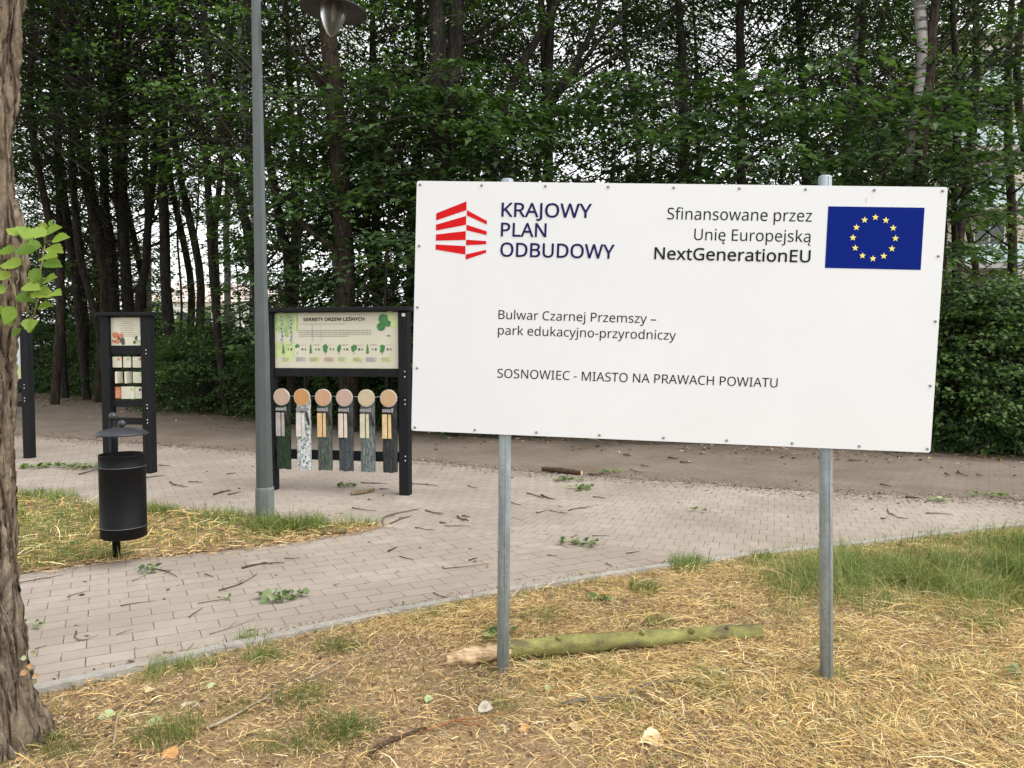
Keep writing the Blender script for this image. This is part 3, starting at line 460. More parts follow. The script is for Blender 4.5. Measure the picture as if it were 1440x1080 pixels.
def text_mesh(lines, off=0.0, depth=.0006):
    """lines: (text, x, z, width, cap height); returns one MB-like mesh of all lines in the xz plane facing -y"""
    V, F = [], []
    for txt, x0, z0, width, cap in lines:
        adv = sum(GL[c][0] for c in txt); last = GL[txt[-1]]
        first = min((p for c in txt[:1] for q in GL[c][1] for p in q[::2]), default=0)
        endx = adv-last[0]+max((p for q in last[1] for p in q[::2]), default=last[0])
        sx = width/(endx-first); sz = cap/573.0; cur = -first
        for ch in txt:
            polys = GL[ch][1]; groups = [[q for q in polys if min(q[1::2]) < -100], [q for q in polys if min(q[1::2]) >= -100]] if ch in 'ęą' else [polys]
            for grp in groups:
                if not grp: continue
                cu = bpy.data.curves.new('glyph', 'CURVE'); cu.dimensions = '2D'; cu.fill_mode = 'FRONT'; cu.offset = off/sz/1000 if off else 0
                for pl in grp:
                    sp = cu.splines.new('POLY'); k = len(pl)//2; sp.points.add(k-1); sp.use_cyclic_u = True
                    for i in range(k): sp.points[i].co = (pl[2*i]/1000, pl[2*i+1]/1000, 0, 1)
                o = bpy.data.objects.new('glyph', cu); col.objects.link(o)
                dg = bpy.context.evaluated_depsgraph_get(); me = o.evaluated_get(dg).to_mesh()
                b0 = len(V); V += [(x0+(cur+v.co.x*1000)*sx, 0, z0+v.co.y*1000*sz) for v in me.vertices]
                F += [tuple(b0+i for i in p.vertices) for p in me.polygons]
                bpy.data.objects.remove(o, do_unlink=True); bpy.data.curves.remove(cu)
            cur += GL[ch][0]
    return V, F
def lettering(name, lines, mat, parent, y, off=0.0, label=None):
    V0, F0 = text_mesh(lines); m = MB(); V, F = [], []
    for k, (ox_, oz_) in enumerate(((0,0),(1,0),(-1,0),(0,1),(0,-1),(.7,.7),(-.7,.7),(.7,-.7),(-.7,-.7)) if off > 0 else ((0,0),)):   # heavier weights: the outline thickened by stacked, slightly shifted layers
        b0 = len(V); V += [(p[0]+ox_*off, -.00012*k, p[2]+oz_*off) for p in V0]; F += [tuple(i+b0 for i in f) for f in F0]
    fl = []
    for f in F:                                  # face towards -y
        a, b_, c_ = (Vector(V[i]) for i in f[:3]); fl.append(f if (b_-a).cross(c_-a).y < 0 else f[::-1])
    m.add(V, fl); o = m.build(name, mat, parent); o.location.y = y
    if label: o['label'] = label
    return o

# ---------------------------------------------------------------- the white information sign
m_white = plain('sign_white', (.675,.69,.695), .45, var=.02, scale=1.6, bumps=.04, bscale=25)
m_navy = plain('navy_print', (.018,.013,.085), .6, spec=.06); m_black = plain('black_print', (.016,.016,.018), .6, spec=.06); m_red = plain('red_print', (.56,.012,.014), .6, var=.03, spec=.06)
m_blue = plain('flag_blue', (.002,.014,.17), .6, var=.03, spec=.06); m_yel = plain('flag_yellow', (.85,.72,.14), .45, var=.02)
m_galv = galvanised('galvanised_steel', (.255,.315,.345)); m_bolt = plain('bolt_steel', (.26,.26,.265), .5, .3)
m_edge = plain('sign_edge', (.45,.45,.44), .5)
m_smudge = plain('sign_smudge', (.60,.58,.54), .6)
Rm = Matrix(((.99501,.0951,.03033),(-.0946,.99536,-.01759),(-.03186,.01463,.99939))).to_4x4()
LOC = Vector((.7616, 3.7564, 1.8478))
foot = Vector((LOC.x, LOC.y+.1, 0))
sign = empty('information_sign', foot, 0, 'big white sign on two grey steel posts with red block logo and blue star flag', 'sign')
SM = Matrix.Translation(LOC-foot) @ Rm
def onsign(o): o.matrix_parent_inverse = Matrix.Identity(4); o.matrix_local = SM @ Matrix.Translation(o.location); return o
W2, H2 = 1.26, .625
mb = MB(); c = .012
out = []
for cx_, cz_, a0 in ((W2-c, H2-c, 0), (-W2+c, H2-c, 90), (-W2+c, -H2+c, 180), (W2-c, -H2+c, 270)):
    for k in range(5): a = R(a0+k*22.5); out.append((cx_+c*math.cos(a), cz_+c*math.sin(a)))
nn = len(out)
mb.add([(x, 0, z) for x, z in out]+[(x, .012, z) for x, z in out], [tuple(range(nn))], 0)
mb.f[-1] = mb.f[-1] if True else 0
mb.add([(x, 0, z) for x, z in out]+[(x, .012, z) for x, z in out], [tuple(range(2*nn-1, nn-1, -1))]+[(i, nn+i, nn+(i+1)%nn, (i+1)%nn) for i in range(nn)], 1)
panel = onsign(mb.build('panel', [m_white, m_edge], sign))
def letters(lines, mat, off=0.0):
    for ln in lines: onsign(lettering('lettering', [ln], mat, sign, -.0015, off))
letters([('KRAJOWY',-.831,.4565,.4405,.0665),('PLAN',-.831,.360,.223,.0655),('ODBUDOWY',-.831,.2615,.558,.0668)], m_navy, .0013)
letters([('Sfinansowane przez',-.0255,.4555,.678,.0552),('Unię Europejską',.107,.3588,.546,.0540)], m_black)
letters([('NextGenerationEU',-.078,.2636,.733,.0565)], m_black, .0011)
letters([('Bulwar Czarnej Przemszy –',-.832,-.0475,.7745,.0440),('park edukacyjno-przyrodniczy',-.832,-.125,.873,.0440)], m_black)
letters([('SOSNOWIEC - MIASTO NA PRAWACH POWIATU',-.829,-.3395,1.363,.0443)], m_black)
lg = MB()
for q in ([(-1.158,.432),(-1.0067,.485),(-1.0072,.5281),(-1.158,.4665)],[(-1.1575,.3821),(-1.0067,.4133),(-1.0072,.4565),(-1.1575,.4107)],
          [(-1.157,.3321),(-1.0067,.3386),(-1.0070,.3819),(-1.157,.3626)],[(-1.157,.2885),(-1.0065,.2665),(-1.0065,.3081),(-1.157,.3135)],
          [(-1.0045,.459),(-.9028,.4159),(-.9028,.4334),(-1.0045,.485)],[(-1.0045,.3866),(-.9025,.3645),(-.9025,.3828),(-1.0045,.4133)],
          [(-1.0045,.3127),(-.9036,.3193),(-.9036,.335),(-1.0045,.3395)],[(-1.0045,.2415),(-.9026,.2778),(-.9026,.2926),(-1.0045,.2668)]):
    lg.poly(q, -.0015)
onsign(lg.build('logo', m_red, sign))
fm = MB(); fm.poly([(.725,.2388),(1.1617,.2388),(1.1617,.5285),(.725,.5285)], -.0015); flag = onsign(fm.build('flag', m_blue, sign))
for k in range(12):
    a = R(90-30*k); cx_, cz_ = .942+.0965*math.cos(a), .3835+.0965*math.sin(a); s_ = MB()
    s_.poly([(cx_+(.0162 if i % 2 == 0 else .0065)*math.cos(R(90+36*i)), cz_+(.0162 if i % 2 == 0 else .0065)*math.sin(R(90+36*i))) for i in range(10)], -.0028)
    so = s_.build('star', m_yel, flag)
bolts = [(-1.241+k*.31025, .607) for k in range(9)]+[(-1.241+k*.31025, -.607) for k in range(9)]+[(s*1.241, z) for s in (-1, 1) for z in (.305, 0, -.305)]
for x, z in bolts:
    bm_ = MB(); x += random.uniform(-.004, .004)
    v_ = []; 
    for r_, y_ in ((.0068,-.0005),(.0068,-.003),(.0052,-.0055),(.0018,-.0062)):
        v_ += [(x+r_*math.cos(2*math.pi*k/10), y_, z+r_*math.sin(2*math.pi*k/10)) for k in range(10)]
    bm_.add(v_, [(L*10+k, L*10+(k+1)%10, L*10+10+(k+1)%10, L*10+10+k) for L in range(3) for k in range(10)]+[tuple(range(30, 40))], 0, True)
    onsign(bm_.build('bolt', m_bolt, sign))
sc_ = MB(); sc_.poly([(.894,.548),(.899,.549),(.900,.566),(.896,.572)], -.0012); onsign(sc_.build('scuff', m_smudge, sign))
# two pipe posts, the welded seam facing the camera, clamps behind the panel
for (bx, by), top, Yt in (((-.05, 3.90), (713.5, 253.5), 3.876), ((1.575, 3.762), (1160, 249), 3.737)):
    p0 = Vector((bx, by, -.25)); p1 = atY(top[0], top[1], Yt); mb = MB(); r = .0315
    u = (p1-p0).normalized(); mb.tube([p0-foot, p0.lerp(p1, .5)-foot, p1-foot, p1+u*.006-foot], [r, r, r, r*.8], 20)
    sd = Vector((.006, -r, 0)); mb.tube([p0+sd-foot, p1+sd-foot], .0035, 6)
    post = mb.build('post', m_galv, sign)
    for f_ in (.62, .92):
        q = p0.lerp(p1, f_)-foot; cb = MB(); cb.tube([q-u*.022, q+u*.022], r+.004, 18); cb.build('clamp', m_galv, post)

# ---------------------------------------------------------------- educational boards: black timber frames
def timber(name, c):
    m, t, b = nmat(name); v = coords(t, scale=(30, 30, 2)); n = noise_tex(t, v, 1.5, 7, .6)
    t.links.new(ramp(t, n, [(.3, tuple(x*.6 for x in c)), (.7, tuple(x*1.35 for x in c))]), b.inputs['Base Color']); b.inputs['Roughness'].default_value = .7; b.inputs['Specular IOR Level'].default_value = .2
    bump(t, b, n, .35, .006); return m
m_frame = timber('black_timber', (.009,.0095,.011))
m_cream = plain('panel_cream', (.58,.56,.44), .35, var=.05, scale=2); m_pgreen = plain('panel_green', (.33,.47,.17), .35, var=.35, scale=14)
m_pleaf = plain('panel_leaf', (.05,.20,.05), .35, var=.5, scale=40); m_pink = plain('panel_pink', (.62,.42,.34), .35, var=.1); m_pgrey = plain('panel_grey', (.42,.42,.40), .4, var=.1)
m_pdark = plain('panel_dark', (.05,.06,.05), .4); m_lime = plain('panel_lime', (.50,.58,.27), .35, var=.15); m_ptext = plain('panel_text', (.24,.23,.2), .5)
m_autumn = plain('panel_autumn', (.50,.17,.09), .4, var=.6, scale=60); m_steel = plain('bolt_bright', (.6,.6,.6), .35, .6)
m_seal = plain('seal_white', (.7,.7,.68), .5)
def placed(L, Rr): 
    mid = (L+Rr)/2; return mid, math.atan2(Rr.y-L.y, Rr.x-L.x), (Rr-L).length
def frame_parts(root, w, h, pw, pd, over, capt=.05):
    for s in (-1, 1):
        mb = MB(); mb.bevbox((s*w/2-pw/2, -pd/2, -.1), (s*w/2+pw/2, pd/2, h-capt), .006); mb.build('post', m_frame, root)
    mb = MB(); mb.bevbox((-w/2-over, -.11, h-capt+.001), (w/2+over, .11, h), .008); mb.build('roof_board', m_frame, root)
def rail(root, w, pw, z0, z1, y0, y1, name='cross_beam'):
    mb = MB(); mb.bevbox((-w/2+pw/2+.001, y0, z0), (w/2-pw/2-.001, y1, z1), .004); return mb.build(name, m_frame, root)
def studs(root, xs, zs, y):
    for x in xs:
        for z in zs:
            mb = MB(); mb.lathe([(.0085,0),(.0085,.003),(.005,.006),(.0005,.0065)], 10); mb.v = [(x+p[0], y-p[2], z+p[1]) for p in mb.v]; mb.build('bolt', m_steel, root)

# 1) the tree secrets board
Lp, Rp = at(383.5, 689.5), at(570.5, 697)
mid, rz, w = placed(Lp, Rp)
eb = empty('nature_board', mid, rz, 'black timber board with a green tree chart above six hanging wood samples', 'information board', 'nature boards along the paving')
pw = .118; frame_parts(eb, w, 2.15, pw, .12, .075)
x0, x1, z0, z1 = -w/2+pw/2+.004, w/2-pw/2-.004, 1.452, 2.092
PB = MB(); mats = [m_cream, m_pgreen, m_pleaf, m_pink, m_pgrey, m_pdark, m_lime, m_ptext, m_frame]
PB.box((x0, -.012, z0), (x1, .012, z1), 0)
def U(u, v_): return (x0+(x1-x0)*u, z1-(z1-z0)*v_)      # panel coordinates: u right, v down
def rect(u0, v0, u1, v1, m_, y=-.0135): a = U(u0, v0); b_ = U(u1, v1); PB.poly([(a[0], b_[1]), (b_[0], b_[1]), (b_[0], a[1]), (a[0], a[1])], y, m_)
for k in range(12):                                     # green foliage print fading out to the right
    u0 = .003+.19*k/12; u1 = .003+.19*(k+1)/12; rect(u0, .004, u1, .30+.22*random.random(), 1 if k < 9 or k % 2 else 6)
rect(.003, .52, .16, .80, 6)
for u in (.052, .128):                                  # birch trunks of the print
    rect(u, .03, u+.020, .56, 4, -.0148)
    for k in range(7): vv = .04+.07*k+random.random()*.02; rect(u+.004*(k % 3), vv, u+.006+.005*random.random()+.004*(k % 3), vv+.035, 5, -.0160)
rect(.20, .045, .81, .185, 0, -.0160); rect(.2, .205, .58, .209, 7, -.0148)
for u in (.305, .312, .38): rect(u, .21, u+.004, .52, 4, -.0142)
for k in range(4):
    u = .2; vv = .315+.034*k; end = .785 if k < 3 else .60
    while u < end:
        l = random.uniform(.01, .035); rect(u, vv, min(u+l, end), vv+.011, 7, -.0160); u += l+.006
for cu_, cv_, r_ in ((.86,.26,.042),(.88,.12,.05),(.915,.20,.035),(.945,.10,.04),(.965,.22,.038),(.985,.14,.02),(.93,.03,.03)):
    cx_, cz_ = U(cu_, cv_); PB.disc((cx_, cz_), r_*1.25, -.0148-.0006*cu_, 2 if cu_ < .93 else 6, 14, r_*1.15)
rect(.905, .405, .935, .435, 7, -.0148)
icons = [(.07,'c'),(.185,'p'),(.295,'t'),(.415,'r'),(.525,'b'),(.645,'w'),(.752,'s'),(.87,'o')]
bgm = [6, 4, 0, 3, 0, 6, 4, 6]
for i, (u, kd) in enumerate(icons):
    rect(u-.015, .80, u+.07, .885, bgm[i] if bgm[i] else 6, -.0142)
    cx_, cz_ = U(u, .655)
    if kd in 'cts':
        for j in range(3): PB.poly([(cx_-.022+.004*j, cz_-.045+.03*j), (cx_+.022-.004*j, cz_-.045+.03*j), (cx_, cz_+.01+.028*j)], -.0150-.0003*j, 2)
    elif kd == 'p':
        for a_, b__ in ((-.012,.03),(.012,.035),(0,.045)): PB.disc((cx_+a_, cz_+b__), .017, -.0150-.0003*(a_+.02)*40, 2, 12)
    else:
        for j in range(7): PB.disc((cx_+random.uniform(-.014,.014)*(1.4 if kd in 'rw' else .8), cz_+.008+random.uniform(-.03,.03)), .021 if kd in 'rwo' else .016, -.0150-.0003*j, 2, 12)
    PB.poly([(cx_-.003, cz_-.062), (cx_+.003, cz_-.062), (cx_+.003, cz_-.03), (cx_-.003, cz_-.03)], -.0149, 5)
    rect(u+.022, .575, u+.075, .586, 3 if i % 2 else 7, -.0150)
    for j in range(2): q = U(u+.042+.024*j, .66); PB.disc(q, .008+.005*((i+j) % 2), -.0150, 5 if (i+j) % 3 else 2, 10, .014)
    for j in range(4): rect(u-.01, .81+.018*j, u+.04+.02*random.random(), .817+.018*j, 7, -.0152)
PB.build('panel', mats, eb)
a = U(.24, .148); lettering('lettering', [('SEKRETY DRZEW LEŚNYCH', a[0], a[1], (x1-x0)*.49, .036)], m_black, eb, -.0175, .0022)
rail(eb, w, pw, 1.355, 1.446, -.03, .03); rail(eb, w, pw, .385, .495, -.02, .03)
mb = MB(); mb.tube([(-w/2+.04, -.045, 1.128), (w/2-.04, -.045, 1.128)], .004, 6); mb.build('hanging_rod', m_galv, eb)
m_rimw = plain('slice_rim', (.62,.55,.46), .5)
discs = [(.50,.37,.27),(.55,.27,.10),(.60,.335,.21),(.54,.38,.31),(.58,.48,.31),(.58,.385,.215)]
barks = [(.028,.045,.028),(.30,.31,.29),(.085,.105,.09),(.065,.075,.08),(.15,.18,.175),(.045,.047,.048)]
for i, fr in enumerate((.112,.266,.425,.582,.742,.903)):
    x = -w/2+w*fr; zc = 1.118; hw = .082; wd = discs[i]; bk = barks[i]
    mbk = bark_mat('sample_bark', tuple(q*.55 for q in bk), tuple(min(.8, q*1.6) for q in bk), 60 if i == 1 else 45, 26 if i == 1 else 9, .01)
    if i == 1:
        mbk, t_, b_ = nmat('birch_sample_bark'); v_ = coords(t_, scale=(1.2, 1, 1)); q1 = noise_tex(t_, v_, 26, 6, .65)
        t_.links.new(ramp(t_, q1, [(.36,(.03,.035,.035)),(.44,(.22,.26,.26)),(.52,(.50,.53,.52)),(.62,(.62,.63,.61))]), b_.inputs['Base Color']); b_.inputs['Roughness'].default_value = .8; bump(t_, b_, q1, .5, .005)
    mwd, t_, b_ = nmat('sample_wood'); v_ = coords(t_, loc=(-x, 0, -zc)); wv = N(t_, 'TexWave', Scale=22.0, Distortion=2.5, Detail=3.0); wv.wave_type = 'RINGS'; wv.rings_direction = 'Y'
    t_.links.new(v_, wv.inputs['Vector'])
    t_.links.new(mixc(t_, noise_tex(t_, v_, 20, 4), ramp(t_, wv.outputs[0], [(.2, tuple(q*.80 for q in wd)), (.8, tuple(q*1.08 for q in wd))]), tuple(q*.78 for q in wd)), b_.inputs['Base Color']); b_.inputs['Roughness'].default_value = .5
    # bark board hanging from the rod: slightly rounded front, ragged lower end
    mb = MB(); nx_ = 9; rows = [.272, .45, .7, .95, 1.10]; vv = []
    for zz in rows:
        for k in range(nx_):
            s = -1+2*k/(nx_-1); vv.append((x+s*hw*(1+random.uniform(-.02,.02)), -.062-.022*math.sqrt(max(0, 1-s*s*.85))-random.uniform(0,.004), zz+(random.uniform(-.006,.006) if zz < .3 else 0)))
    nf = len(vv); vv += [(p[0], -.040, p[2]) for p in vv]
    ff = [(r*nx_+k, r*nx_+k+1, (r+1)*nx_+k+1, (r+1)*nx_+k) for r in range(len(rows)-1) for k in range(nx_-1)]
    ff += [tuple(nf+q for q in f[::-1]) for f in ff]
    ff += [(k, nf+k, nf+k+1, k+1) for k in range(nx_-1)]+[((len(rows)-1)*nx_+k, (len(rows)-1)*nx_+k+1, nf+(len(rows)-1)*nx_+k+1, nf+(len(rows)-1)*nx_+k) for k in range(nx_-1)]
    ff += [(r*nx_, (r+1)*nx_, nf+(r+1)*nx_, nf+r*nx_) for r in range(len(rows)-1)]+[(r*nx_+nx_-1, nf+r*nx_+nx_-1, nf+(r+1)*nx_+nx_-1, (r+1)*nx_+nx_-1) for r in range(len(rows)-1)]
    mb.add(vv, ff, 0); smp = mb.build('wood_sample', mbk, eb)
    smp['label'] = ('dark green bark sample under a greyish round slice','white and black birch bark sample under an orange slice','grey green bark sample under a salmon slice','slate grey bark sample under a pinkish slice','pale grey bark sample under a cream slice','black furrowed bark sample under a peach slice')[i]
    dm = MB(); ring = [(x+.092*math.cos(2*math.pi*k/36)*(1+.015*math.sin(3*k)), zc+.092*math.sin(2*math.pi*k/36)) for k in range(36)]
    dm.poly(ring, -.112, 0); 
    inner = [(x+(p[0]-x)*1.07, zc+(p[1]-zc)*1.07) for p in ring]
    dm.add([(p[0], -.108, p[1]) for p in inner]+[(p[0], -.088, p[1]) for p in inner], [tuple(range(36))[::-1] if False else tuple(range(36))]+[(k, 36+k, 36+(k+1) % 36, (k+1) % 36) for k in range(36)], 1)
    dm.build('wood_slice', [mwd, m_rimw], smp)
    st = MB()
    st.bevbox((x-hw+.002, -.100, .66), (x-.022, -.086, .935), .003, 0); st.bevbox((x-.010, -.098, .66), (x+.026, -.086, .935), .003, 0)
    st.build('wood_strip', plain('strip_wood', ((.36,.32,.30),(.60,.56,.53),(.62,.42,.22),(.62,.52,.44),(.56,.52,.38),(.64,.47,.24))[i], .5, var=.18, scale=12), smp)
    hg = MB(); hg.bevbox((x-hw+.004, -.106, .958), (x+.03, -.088, .992), .004); hg.bevbox((x+.030, -.104, .955), (x+.052, -.088, 1.005), .004); hg.build('hinge', m_bolt, smp)
    tl = MB(); tl.tube([(x+.046,-.098,.955),(x+.060,-.098,.90),(x+.085,-.100,.80)], [.013,.013,.011], 8); tl.build('bark_chip', bark_mat('chip_bark', (.02,.018,.015), (.07,.06,.05), 50, 12, .005), smp)
studs(eb, (w/2+.02,), (1.42, 1.36, 1.10, 1.05, .46, .41), -.061)
tg = MB(); tg.poly([(w/2-.01,2.04),(w/2+.03,2.04),(w/2+.03,2.075),(w/2-.01,2.075)], -.0615); tg.build('seal', m_seal, eb)
mb = MB(); mb.poly([(-w/2-.045,.68),(-w/2-.03,.68),(-w/2-.03,.78),(-w/2-.045,.78)], -.0615); mb.build('seal', m_seal, eb)

# 2) the narrow board with small turning cards, behind the bin
Lp, Rp = at(154.5, 663), at(213.5, 668)
mid, rz, w = placed(Lp, Rp); rz = -.10; w = .567
eb2 = empty('nature_board', mid, rz, 'narrow black timber board with rows of small turning cards behind the bin', 'information board', 'nature boards along the paving')
pw = .115; frame_parts(eb2, w, 2.16, pw, .15, .09)
x0, x1 = -w/2+pw/2+.004, w/2-pw/2-.004; PB = MB(); z0, z1 = 1.72, 2.09
PB.box((x0, -.012, z0), (x1, .012, z1), 0)
for k in range(14): PB.disc((x0+.02+random.random()*.15, z0+.02+random.random()*.13), .018+.02*random.random(), -.0135-.0002*k, 3 if k % 4 else 5, 10)
for k in range(10): PB.disc((x1-.02-random.random()*.10, z0+.03+random.random()*.13), .012+.018*random.random(), -.0135-.0002*k, 2 if k % 3 else 5, 10)
PB.disc((x1-.04, z0+.10), .03, -.0165, 1)
for k in range(9):
    wd_ = random.uniform(.10, .2) if k else .1; PB.poly([(-wd_/1.5+.01, z1-.05-.024*k), (wd_/1.5+.01, z1-.05-.024*k), (wd_/1.5+.01, z1-.056-.024*k), (-wd_/1.5+.01, z1-.056-.024*k)], -.0135, 4)
PB.build('panel', [m_cream, m_seal, m_pgreen, m_autumn, m_ptext, m_pdark], eb2)
rail(eb2, w, pw, 1.60, 1.715, -.035, .035)
cards = [(0,1.425,1.57,.02,.30,'red'),(.02,1.425,1.57,.36,.60,'gr'),(0,1.425,1.57,.66,.98,'red'),(0,1.22,1.365,.66,.98,'gr'),(0,1.01,1.165,.08,.26,'au'),(0,1.005,1.17,.28,.70,'gr'),(0,1.01,1.165,.72,.96,'dk')]
for dy, za, zb, ua, ub, kd in cards:
    cm_ = MB(); a_, b__ = x0+(x1-x0)*ua, x0+(x1-x0)*ub
    cm_.bevbox((a_, -.012, za), (b__, .012, zb), .003, 2 if kd == 'au' else 0)
    cm_.disc((b__-.035, zb-.035), .02, -.0135, {'red':2,'gr':1,'au':2,'dk':3}[kd], 12)
    for k in range(4): cm_.poly([(a_+.012, za+.025+.022*k), (a_+.012+(b__-a_)*.65, za+.025+.022*k), (a_+.012+(b__-a_)*.65, za+.030+.022*k), (a_+.012, za+.030+.022*k)], -.0128, 4)
    cm_.build('card', [m_cream, m_pgreen, m_autumn, m_pdark, m_pgrey], eb2)
for u in (.20, .50):
    cm_ = MB(); xx = x0+(x1-x0)*u; cm_.bevbox((xx-.012, -.07, 1.215), (xx+.012, .07, 1.37), .003); cm_.build('card', m_cream, eb2)
for zz in (1.397, 1.19):
    mb = MB(); mb.tube([(-w/2+.04,0,zz),(w/2-.04,0,zz)], .008, 8); mb.build('card_rail', m_frame, eb2)
rail(eb2, w, pw, .90, .985, -.03, .03); rail(eb2, w, pw, .66, .75, -.03, .03)
studs(eb2, (w/2+.02,), (1.66, 1.61, .93, .885, .73, .69), -.0765)

# 3) the board half hidden by the tree on the left
Rp = at(42, 645); Lp = Rp+Vector((-1.35, .28, 0)); mid, rz, w = placed(Lp, Rp)
eb3 = empty('nature_board', mid, rz, 'black timber board half hidden behind the thick trunk', 'information board', 'nature boards along the paving')
pw = .12; frame_parts(eb3, w, 2.14, pw, .13, .08)
x0, x1 = -w/2+pw/2+.004, w/2-pw/2-.004; PB = MB(); PB.box((x0, -.012, 1.22), (x1, .012, 2.05), 0)
PB.poly([(x0+.02,1.9),(x1-.02,1.9),(x1-.02,2.03),(x0+.02,2.03)], -.0135, 1)
for k in range(12):
    for q in range(5): PB.poly([(x0+.05+.22*q,1.84-.035*k),(x0+.05+.22*q+.12+.06*random.random(),1.84-.035*k),(x0+.05+.22*q+.15,1.828-.035*k),(x0+.05+.22*q,1.828-.035*k)], -.0135, 2)
PB.poly([(x1-.30,1.24),(x1-.01,1.24),(x1-.01,1.40),(x1-.30,1.40)], -.0135, 3)
PB.build('panel', [plain('panel_paleblue', (.50,.56,.55), .35, var=.1), m_pgreen, m_ptext, m_lime], eb3)
rail(eb3, w, pw, 1.10, 1.215, -.03, .03); rail(eb3, w, pw, .80, .88, -.03, .03)
studs(eb3, (w/2,), (1.13, 1.08, .93, .885), -.0665)

# ---------------------------------------------------------------- litter bin
mbk_ = plain('bin_black', (.0035,.0035,.004), .55, var=.2, scale=30, bumps=.2, bscale=180, spec=.18); m_rim = plain('bin_rim', (.10,.10,.10), .4)
m_lid = plain('bin_lid', (.045,.047,.055), .42, .3, var=.2, scale=20, bumps=.1, bscale=90)
bp = at(164, 787)
bn = empty('litter_bin', bp, 0, 'black cylindrical litter bin with a domed lid on a post in the grass island', 'bin')
ox = .165; oy = -.20                                     # the drum hangs in front of its post
mb = MB(); r = .164
prof = [(.02,.235),(r-.012,.235),(r,.245),(r,.315),(r+.0025,.318),(r+.0025,.326),(r,.329),(r,.775),(r+.0025,.778),(r+.0025,.786),(r,.789),(r,.866),(r+.003,.870),(r-.002,.875),(r-.008,.868),(r-.008,.33),(.02,.30)]
mb.lathe(prof, 48, 0, True, (ox, oy, 0)); mb.build('drum', mbk_, bn)
for zz in (.782, .322):
    mb = MB(); mb.lathe([(r+.0022,zz-.0022),(r+.0045,zz-.0015),(r+.0045,zz+.0015),(r+.0022,zz+.0022)], 48, 0, True, (ox, oy, 0)); mb.build('band', m_rim, bn)
mb = MB(); rl = .188
mb.lathe([(rl-.006,1.022),(rl,1.026),(rl,1.034),(rl-.01,1.040),(.15,1.055),(.10,1.067),(.05,1.074),(.012,1.077)], 48, 0, True, (ox, oy, 0)); mb.lathe([(.012,1.06),(.10,1.05),(.15,1.038),(rl-.006,1.022)], 48, 0, True, (ox, oy, 0)); lid = mb.build('lid', m_lid, bn)
def ball(c, r_, n=16): 
    k = MB(); k.lathe([(max(.0004, r_*math.sin(math.pi*i/10)), -r_*math.cos(math.pi*i/10)) for i in range(11)], n, 0, True, c); return k
k = ball((ox+.005, oy, 1.106), .029); k.lathe([(.012,1.07),(.012,1.09)], 12, 0, True, (ox+.005, oy, 0)); k.build('knob', m_lid, lid)
mb = MB(); mb.tube([(0,0,-.2),(0,0,.6),(0,0,1.115)], .030, 20); pst = mb.build('post', mbk_, bn)
k = ball((0,0,1.145), .032); k.build('finial', m_lid, pst)
for zz in (.40, .72):
    mb = MB(); dv_ = Vector((ox, oy, 0)).normalized(); mb.tube([dv_*.025+Vector((0,0,zz)), dv_*(math.hypot(ox, oy)-r+.006)+Vector((0,0,zz))], .016, 8); mb.build('bracket', mbk_, bn)
mb = MB(); mb.tube([(0,-.02,1.05),(ox*.5,oy*.5,1.066),(ox,oy,1.058)], .011, 10); mb.build('lid_arm', mbk_, bn)

# ---------------------------------------------------------------- lamp post
m_pole = plain('lamp_paint', (.068,.082,.080), .38, .15, var=.10, scale=6, bumps=.05, bscale=120); m_base = plain('lamp_base_paint', (.135,.155,.145), .5, .1, var=.12, scale=5, bumps=.05, bscale=120)
m_shade = plain('lamp_shade_black', (.012,.013,.015), .38, .3); m_shadein = plain('lamp_shade_inner', (.045,.045,.048), .5)
mgl, t, b = nmat('lamp_glass'); b.inputs['Base Color'].default_value = (.36,.345,.30,1); b.inputs['Roughness'].default_value = .4; b.inputs['Transmission Weight'].default_value = .88; b.inputs['IOR'].default_value = 1.3
lp = at(373, 735.5)
lamp = empty('street_lamp', lp, 0, 'tall grey green faceted lamp post with a dark hat shaped shade', 'street lamp')
Y_ = lp.y; z_at = lambda py: HCAM+(490-py)/FPX*Y_*1.0
mb = MB(); off = Matrix.Rotation(R(22.5), 4, 'Z')
def oct_tube(m_, zr, n=8, rot=14):
    v_ = []
    for (x, z, r_) in zr: v_ += [(x+r_*math.cos(2*math.pi*(k+.5)/n+R(rot)), r_*math.sin(2*math.pi*(k+.5)/n+R(rot)), z) for k in range(n)]
    m_.add(v_, [(i*n+k, i*n+(k+1)%n, (i+1)*n+(k+1)%n, (i+1)*n+k) for i in range(len(zr)-1) for k in range(n)]+[tuple(range((len(zr)-1)*n, len(zr)*n))])
lean = (atY(360.0, 0, Y_)-lp); slope = lean.x/lean.z
pole_pts = [(slope*z, z, r_) for z, r_ in ((.352,.081),(1.0,.076),(2.6,.060),(4.2,.049),(5.35,.041))]
oct_tube(mb, pole_pts); mb.build('pole', m_pole, lamp)
mb = MB(); oct_tube(mb, [(0,-.2,.092),(0,.33,.092),(slope*.35,.345,.090),(slope*.352,.352,.08)]); bs = mb.build('base', m_base, lamp)
mb = MB(); a_ = .093*math.cos(math.pi/8); mb.M = None; mb.bevbox((-.03,-a_-.004,.10),(.03,-a_+.004,.26), .003); dr = mb.build('door', m_base, bs); 
tp = Vector((slope*5.3, 0, 5.3)); hd = atY(469, 11, Y_)-lp
arm = [tp+Vector((0,0,-.35))]+[tp+Vector((.04+.14*i, 0, .25*math.sin(math.pi*i/8))) for i in range(5)]+[Vector((hd.x, 0, hd.z+.34)), Vector((hd.x, 0, hd.z+.22))]
mb = MB(); mb.tube(arm, .024, 10); mb.build('arm', m_pole, lamp)
mb = MB(); c0 = (hd.x, 0, hd.z-.02)
mb.lathe([(.02,.26),(.06,.24),(.085,.13),(.105,.075),(.20,.045),(.305,.006),(.312,-.004)], 40, 0, True, c0)
